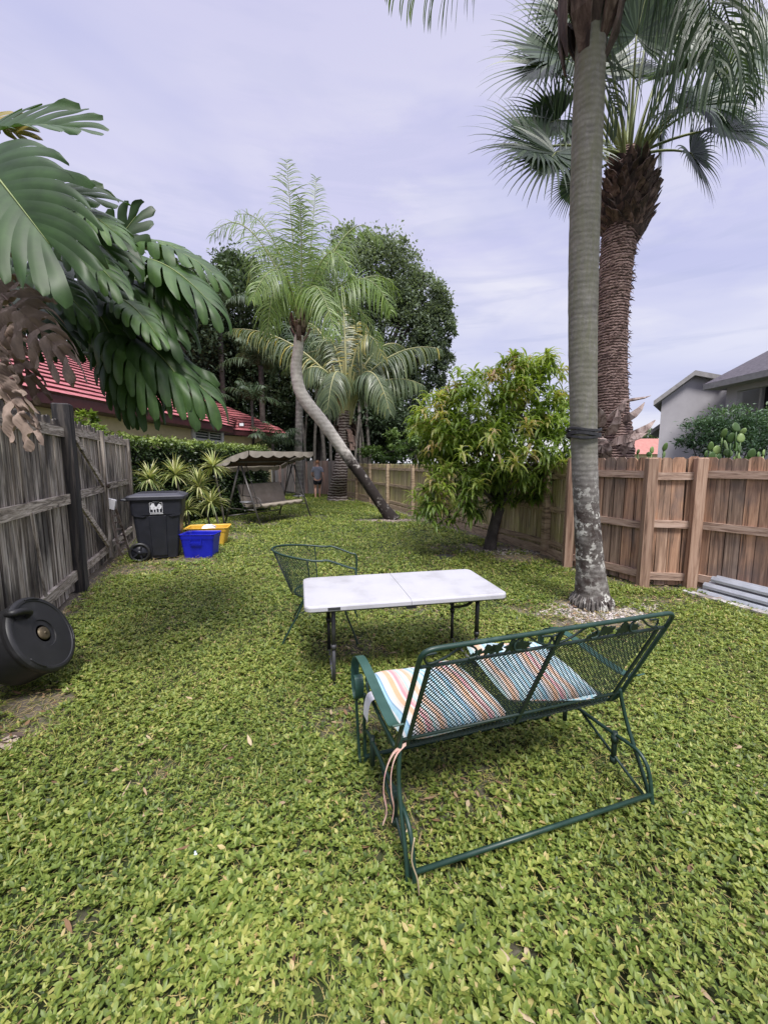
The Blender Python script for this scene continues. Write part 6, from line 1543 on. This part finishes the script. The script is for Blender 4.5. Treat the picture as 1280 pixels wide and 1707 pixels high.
# ------------------------------------------------------------------ metal sheets lying by the right fence
zinc = mat('zinc_sheet', [(.25,(.30,.32,.36)),(.55,(.44,.46,.51)),(.8,(.56,.58,.64))], 4, (1,1,1), rough=.42, metal=.25, detail=8, rough_n=.25)
c0, c1 = G(1160, 990), G(1284, 1026); cd = (c1-c0).normalized(); cn = Vector((cd.y, -cd.x, 0)); 
if cn.y > 0: cn = -cn
def channel(lab, off, z, L, s0, tip, w_=.17, ht=.055):
    t = thing('metal_channel', lab, 'metal sheet', c0-cn*off, group='galvanised metal channels stacked by the cedar fence'); mb = MB()
    a = c0+cd*s0-cn*off+Vector((0,0,z)); b_ = a+cd*L
    for i in range(8):
        x0, x1 = i*w_/8, (i+1)*w_/8; zz = (0,ht) if i % 2 == 0 else (ht,ht); zt_ = [0,ht,ht,0,0,ht,ht,0,0]
        v = [a-cn*x0+Vector((0,0,zt_[i]*.6)), b_-cn*x0+Vector((0,0,zt_[i]*.6)), b_-cn*x1+Vector((0,0,zt_[i+1]*.6)), a-cn*x1+Vector((0,0,zt_[i+1]*.6))]
        mb.add(v, [(0,1,2,3)], .5)
    e = [a, b_, b_-Vector((0,0,.03)), a-Vector((0,0,.03))]; mb.add(e, [(0,1,2,3)], .5)
    mb.build('sheet', zinc, t)
channel('lowest grey metal channel, nearest the grass', .0, .03, 3.6, .0, 0)
channel('middle grey metal channel of the stack by the fence', .05, .115, 3.6, .03, 0)
channel('uppermost grey metal channel, against the fence boards', .10, .20, 3.6, .08, 0)
mb = MB(); a = G(1138, 988); b_ = G(1300, 1034); mb.beam(a+Vector((0,0,.025)), b_+(b_-a)*.8+Vector((0,0,.025)), .10, .03); tag(mb.build('wooden_board', wood_mat('pale_board', (.2,.17,.16), (.42,.39,.38), (.6,.58,.58), (3,3,30), rnd=.1)), 'pale weathered board lying in the grass before the metal channels', 'board')
mb = MB(); c = G(742, 929); mb.lathe([(0,.03),(.12,.03),(.15,.02),(.16,0)], 24, Matrix.Translation(c)); tag(mb.build('drain_cover', black_m), 'small round dark drain cover in the lawn before the mango tree', 'drain cover')
# litter: scrap, dead curled leaf, twig
mb = MB(); c = G(322, 1424, .045); mb.strips([list(c)]*3, [(1,.2,.1),(.3,1,.2),(-.6,.6,.1)], [(0,0,1)]*3, .016, .012, seg=3, prof=[.6,1,.9,.4], droop=.3); tag(mb.build('plastic_scrap', mat('pale_blue_scrap', [(.3,(.45,.55,.72)),(.7,(.7,.74,.82))], 30, rough=.4)), 'tiny pale blue plastic scrap in the foreground lawn', 'litter')
mb = MB(); c = G(2, 1236, .03); mb.strips([list(c)]*3, [(1,.1,.1),(.8,.6,.2),(.9,-.5,.1)], [(0,0,1)]*3, .11, .06, seg=4, prof=[.4,1,1,.7,.1], droop=.5, fold=.5); tag(mb.build('fallen_leaf', mon_dead), 'large curled dead leaf lying at the left edge of the lawn', 'leaf')

# ------------------------------------------------------------------ canopy swing
SBL, SFL, SBR, SFR = G(376,872), G(435,878), G(465,860), G(518,862)
org = (SBL+SFL+SBR+SFR)/4
sw = thing('canopy_swing', 'brown garden swing seat with scalloped fabric canopy before the hedge', 'swing', org)
fm = mat('swing_metal', [(.3,(.07,.065,.06)),(.7,(.13,.12,.115))], 10, rough=.45, metal=.3)
fab = mat('taupe_fabric', [(.3,(.27,.23,.185)),(.6,(.35,.30,.245)),(.8,(.41,.36,.30))], 5, rough=.9, bump=.25, bdist=.01, detail=8)
fab_l = mat('canopy_fabric', [(.3,(.29,.25,.21)),(.6,(.37,.33,.28)),(.8,(.44,.40,.345))], 5, rough=.9, bump=.2, bdist=.01, detail=8)
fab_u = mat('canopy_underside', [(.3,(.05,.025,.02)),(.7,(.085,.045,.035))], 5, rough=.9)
AL = Vector(((SBL.x+SFL.x)/2, (SBL.y+SFL.y)/2, 1.60)); AR = Vector(((SBR.x+SFR.x)/2, (SBR.y+SFR.y)/2, 1.62))
for (a, b_, ap) in ((SBL, SFL, AL), (SBR, SFR, AR)):
    for q in (a, b_):
        mb = MB(); mb.tube([q+Vector((0,0,0)), ap+(q-ap)*.06], .024, 10); mb.build('leg', fm, sw)
    mb = MB(); mb.tube([lerp(a, ap, .25), lerp(b_, ap, .25)], .014, 8); mb.build('crossbar', fm, sw)
ldv = (AR-AL).normalized(); fv = Vector((ldv.y, -ldv.x, 0))
if fv.dot(SFL-SBL) < 0: fv = -fv
mb = MB(); mb.tube([AL-ldv*.05, AR+ldv*.05], .024, 10); mb.build('top_bar', fm, sw)
mb = MB(); mb.tube([lerp(SBL, AL, .12), lerp(SBR, AR, .12)], .018, 8); mb.build('rear_bar', fm, sw)
# canopy
LC = (AR-AL).length+.40; c0 = (AL+AR)/2; 
def can(u, v):       # u along, v from back(0) to front(1)
    zz = 1.50+.38*v+.05*math.sin(pi*v)-.012*abs(math.sin(3*pi*u))
    return Vector((c0.x, c0.y, 0))+ldv*((u-.5)*LC)+fv*(-.72+1.30*v)+Vector((0,0,zz))
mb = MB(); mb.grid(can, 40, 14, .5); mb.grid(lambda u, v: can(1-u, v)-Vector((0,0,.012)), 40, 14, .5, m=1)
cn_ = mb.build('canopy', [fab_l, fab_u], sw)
def valance(edge, nsc, dr_):
    mb = MB()
    def f(u, v):
        p_ = edge(u); sc = abs(math.sin(pi*nsc*u))**.6; return p_+Vector((0,0,-v*(.09+.07*sc)))+dr_*(.008*math.sin(2*pi*nsc*u)*v+.015)
    mb.grid(f, 72, 4, .5); return mb.build('valance', fab_l, cn_)
valance(lambda u: can(u, 1), 6, fv); valance(lambda u: can(0, u), 4, -ldv); valance(lambda u: can(1, u), 4, ldv); valance(lambda u: can(u, 0), 6, -fv)
for u in (.12,.88):
    mb = MB(); mb.tube([can(u,.02)-Vector((0,0,.03)), can(u,.5)-Vector((0,0,.03)), can(u,.98)-Vector((0,0,.03))], .013, 8); mb.build('canopy_rod', fm, sw)
# hanging seat
SL = (AR-AL).length-.42; sc0 = Vector((c0.x, c0.y, 0))+fv*.10
def pt(a, f_, z): return sc0+ldv*a+fv*f_+Vector((0,0,z))
mb = MB()
def seatg(u, v):
    return pt((u-.5)*SL, -.22+.60*v, .50+.05*(v**2)-.03*math.sin(pi*v)+.012*math.sin(u*40)*math.sin(pi*v)*.6)
mb.grid(seatg, 40, 10, .5); mb.grid(lambda u, v: seatg(1-u, v)-Vector((0,0,.07)), 40, 10, .5)
def lip(u, v): p_ = seatg(u, 1); return p_+fv*(.03*math.sin(pi*v))+Vector((0,0,-.07*v-.05*v*abs(math.sin(pi*5*u))))
mb.grid(lip, 60, 5, .5)
for uu in (0, 1): mb.add([seatg(uu,0), seatg(uu,1), seatg(uu,1)-Vector((0,0,.07)), seatg(uu,0)-Vector((0,0,.07))], [(0,1,2,3)], .5)
mb.build('seat_cushion', fab, sw)
mb = MB()
def backg(u, v): return pt((u-.5)*SL, -.24-.20*v, .50+.50*v)+fv*(.035*math.sin(pi*v)*(.6+.4*abs(math.sin(pi*3*u))))
mb.grid(backg, 40, 10, .5); mb.grid(lambda u, v: backg(1-u, v)-fv*.08, 40, 10, .5)
mb.grid(lambda u, v: backg(u,1)+fv*(-.08*v)+Vector((0,0,.02*math.sin(pi*v))), 40, 4, .5)
mb.build('backrest', fab, sw)
for s in (-1, 1):
    a = s*(SL/2+.03); mb = MB()
    mb.tube(catmull([pt(a,-.44,1.0), pt(a,-.24,.46), pt(a,.36,.48), pt(a,.40,.56), pt(a,.30,.70), pt(a,-.30,.74)], 3), .013, 8); mb.build('seat_frame', fm, sw)
    top = AL if s < 0 else AR; tz = Vector((top.x, top.y, 1.58))-ldv*s*.18*-1*0
    for f_ in (-.28,.28):
        mb = MB(); mb.tube([pt(a,f_,.55 if f_ > 0 else .72), Vector((c0.x,c0.y,0))+ldv*(a)+Vector((0,0,1.58))], .011, 8); mb.build('hanger', fm, sw)
    mb = MB(); mb.lathe([(0,.0),(.16,0),(.17,.012),(.16,.02),(0,.02)], 24, Matrix.Translation(pt(s*(SL/2+.20), .08, .60))); mb.build('side_table', bpy.data.materials['pale_metal'], sw)
    mb = MB(); mb.tube([pt(s*(SL/2+.04),.08,.55), pt(s*(SL/2+.32),.08,.59)], .010, 6); mb.build('table_bracket', fm, sw)

# ------------------------------------------------------------------ person walking away
pp = G(530, 831)
def build_person():
    root = thing('person', 'person seen from behind walking away in grey t-shirt and dark shorts', 'person', (pp.x, pp.y, 0), math.radians(6))
    K = 1.66/1.75
    def skin(name, verts, edges, m, rootv=0, parent=root, sub=2):
        me = bpy.data.meshes.new(name); me.from_pydata([Vector(v[:3])*K for v in verts], edges, [])
        o = bpy.data.objects.new(name, me); COL.objects.link(o); o.parent = parent
        md = o.modifiers.new('skin', 'SKIN'); md.use_smooth_shade = True
        for i, v in enumerate(verts):
            sv = me.skin_vertices[0].data[i]; sv.radius = (v[3]*K, (v[4] if len(v) > 4 else v[3])*K); sv.use_root = (i == rootv)
        s_ = o.modifiers.new('sub', 'SUBSURF'); s_.levels = sub; s_.render_levels = sub
        me.materials.append(m); return o
    sk = mat('skin', [(.3,(.42,.22,.16)),(.7,(.55,.32,.24))], 8, rough=.55)
    # walks along +y (away); left arm bent forward, right arm hanging
    v = [(0,0,.93,.10,.08),(0,.01,1.08,.11,.08),(0,.02,1.25,.14,.10),(0,.02,1.40,.12,.08),(0,.03,1.48,.055,.055),(0,.05,1.55,.058,.062),(0,.06,1.63,.077,.09),(0,.06,1.70,.062,.075),
         (-.17,.02,1.40,.055),(-.235,.0,1.22,.043),(-.25,.03,1.08,.036),(-.20,.20,1.02,.030),(-.18,.27,1.02,.022,.035),
         (.17,.02,1.40,.055),(.235,-.03,1.22,.043),(.26,-.05,1.09,.036),(.285,-.02,.92,.028),(.29,.0,.85,.022,.036),
         (-.09,.0,.86,.095),(-.10,.03,.62,.070),(-.10,.06,.48,.055),(-.10,-.02,.33,.058),(-.10,-.10,.12,.035),(-.10,-.12,.06,.038),(-.105,-.02,.03,.035,.025),(-.11,.06,.025,.03,.02),
         (.09,.0,.86,.095),(.09,.10,.64,.070),(.085,.16,.49,.055),(.08,.14,.33,.058),(.08,.16,.12,.034),(.08,.15,.06,.038),(.085,.24,.03,.035,.025),(.09,.32,.025,.03,.02)]
    e = [(0,1),(1,2),(2,3),(3,4),(4,5),(5,6),(6,7),(3,8),(8,9),(9,10),(10,11),(11,12),(3,13),(13,14),(14,15),(15,16),(16,17),(0,18),(18,19),(19,20),(20,21),(21,22),(22,23),(23,24),(24,25),(0,26),(26,27),(27,28),(28,29),(29,30),(30,31),(31,32),(32,33)]
    # fingers
    for (hi, hp, dx, dy, dz) in ((12,(-.18,.27,1.02),0,.07,-.015),(17,(.29,.0,.85),0,.02,-.07)):
        for f_ in range(4):
            o_ = (f_-1.5)*.018; b = len(v); L = (.9,1.05,1.0,.8)[f_]
            if hi == 12: v += [(hp[0]+.0, hp[1]+.03, hp[2]+o_, .010), (hp[0]+.012, hp[1]+.06*L, hp[2]+o_-.004, .008), (hp[0]+.035, hp[1]+.075*L, hp[2]+o_-.008, .007)]
            else: v += [(hp[0], hp[1]+o_+.008, hp[2]-.03, .010), (hp[0]-.004, hp[1]+o_+.014, hp[2]-.06*L, .008), (hp[0]-.016, hp[1]+o_+.022, hp[2]-.085*L, .007)]
            e += [(hi, b), (b, b+1), (b+1, b+2)]
        b = len(v)
        if hi == 12: v += [(hp[0]+.02, hp[1]-.0, hp[2]+.035, .011), (hp[0]+.04, hp[1]+.03, hp[2]+.045, .009)]
        else: v += [(hp[0]-.008, hp[1]+.04, hp[2]+.0, .011), (hp[0]-.02, hp[1]+.06, hp[2]-.035, .009)]
        e += [(hi, b), (b, b+1)]
    body = skin('body', v, e, sk)
    sh = mat('tshirt_grey_blue', [(.3,(.17,.18,.22)),(.7,(.24,.25,.30))], 9, rough=.95, bump=.4, bdist=.02)
    skin('tshirt', [(0,0,.80,.155,.13),(0,.01,1.06,.155,.118),(0,.02,1.26,.172,.122),(0,.02,1.40,.15,.10),(0,.03,1.465,.075,.07),(-.17,.02,1.40,.078),(-.225,.005,1.27,.072),(-.24,.0,1.20,.070),(.17,.02,1.40,.078),(.225,-.02,1.27,.072),(.24,-.03,1.20,.070)],
         [(0,1),(1,2),(2,3),(3,4),(3,5),(5,6),(6,7),(3,8),(8,9),(9,10)], sh, 2)
    so = mat('dark_shorts', [(.3,(.010,.012,.02)),(.7,(.02,.022,.035))], 9, rough=.9)
    skin('shorts', [(0,0,.95,.17,.15),(-.095,.0,.82,.125),(-.105,.03,.60,.098),(.095,.02,.82,.125),(.095,.09,.62,.098)], [(0,1),(1,2),(0,3),(3,4)], so, 0)
    hr = mat('reddish_hair', [(.3,(.25,.11,.05)),(.7,(.42,.22,.11))], 30, rough=.7, bump=.5)
    mb = MB()
    def hf(u, w_):
        a = 2*pi*u; b_ = pi*.5-pi*.62*w_; cz = math.sin(b_); rr_ = math.cos(b_); back = -math.sin(a)
        return Vector((.092*rr_*math.cos(a), .055+.112*rr_*math.sin(a)+0, 1.665+.105*cz*(1 if cz > 0 else (.9 if back > -.3 else .25))))*K
    mb.grid(hf, 26, 14, .5, close_u=True); mb.build('hair', hr, root, local=True)
    mb = MB()
    for s in (-1,1): mb.lathe([(0,-.010),(.022,-.006),(.026,.004),(.012,.008),(0,.006)], 12, Matrix.Translation(Vector((s*.088,.06,1.645))*K) @ Matrix.Rotation(pi/2,4,'Y'))
    # face, turned away from us: nose, eyes, mouth
    mb.lathe([(.0,.02),(.010,.012),(.014,0)], 10, Matrix.Translation(Vector((0,.155,1.635))*K) @ Matrix.Rotation(-pi/2,4,'X')); mb.build('ears_and_nose', sk, root, local=True)
    return root
build_person()
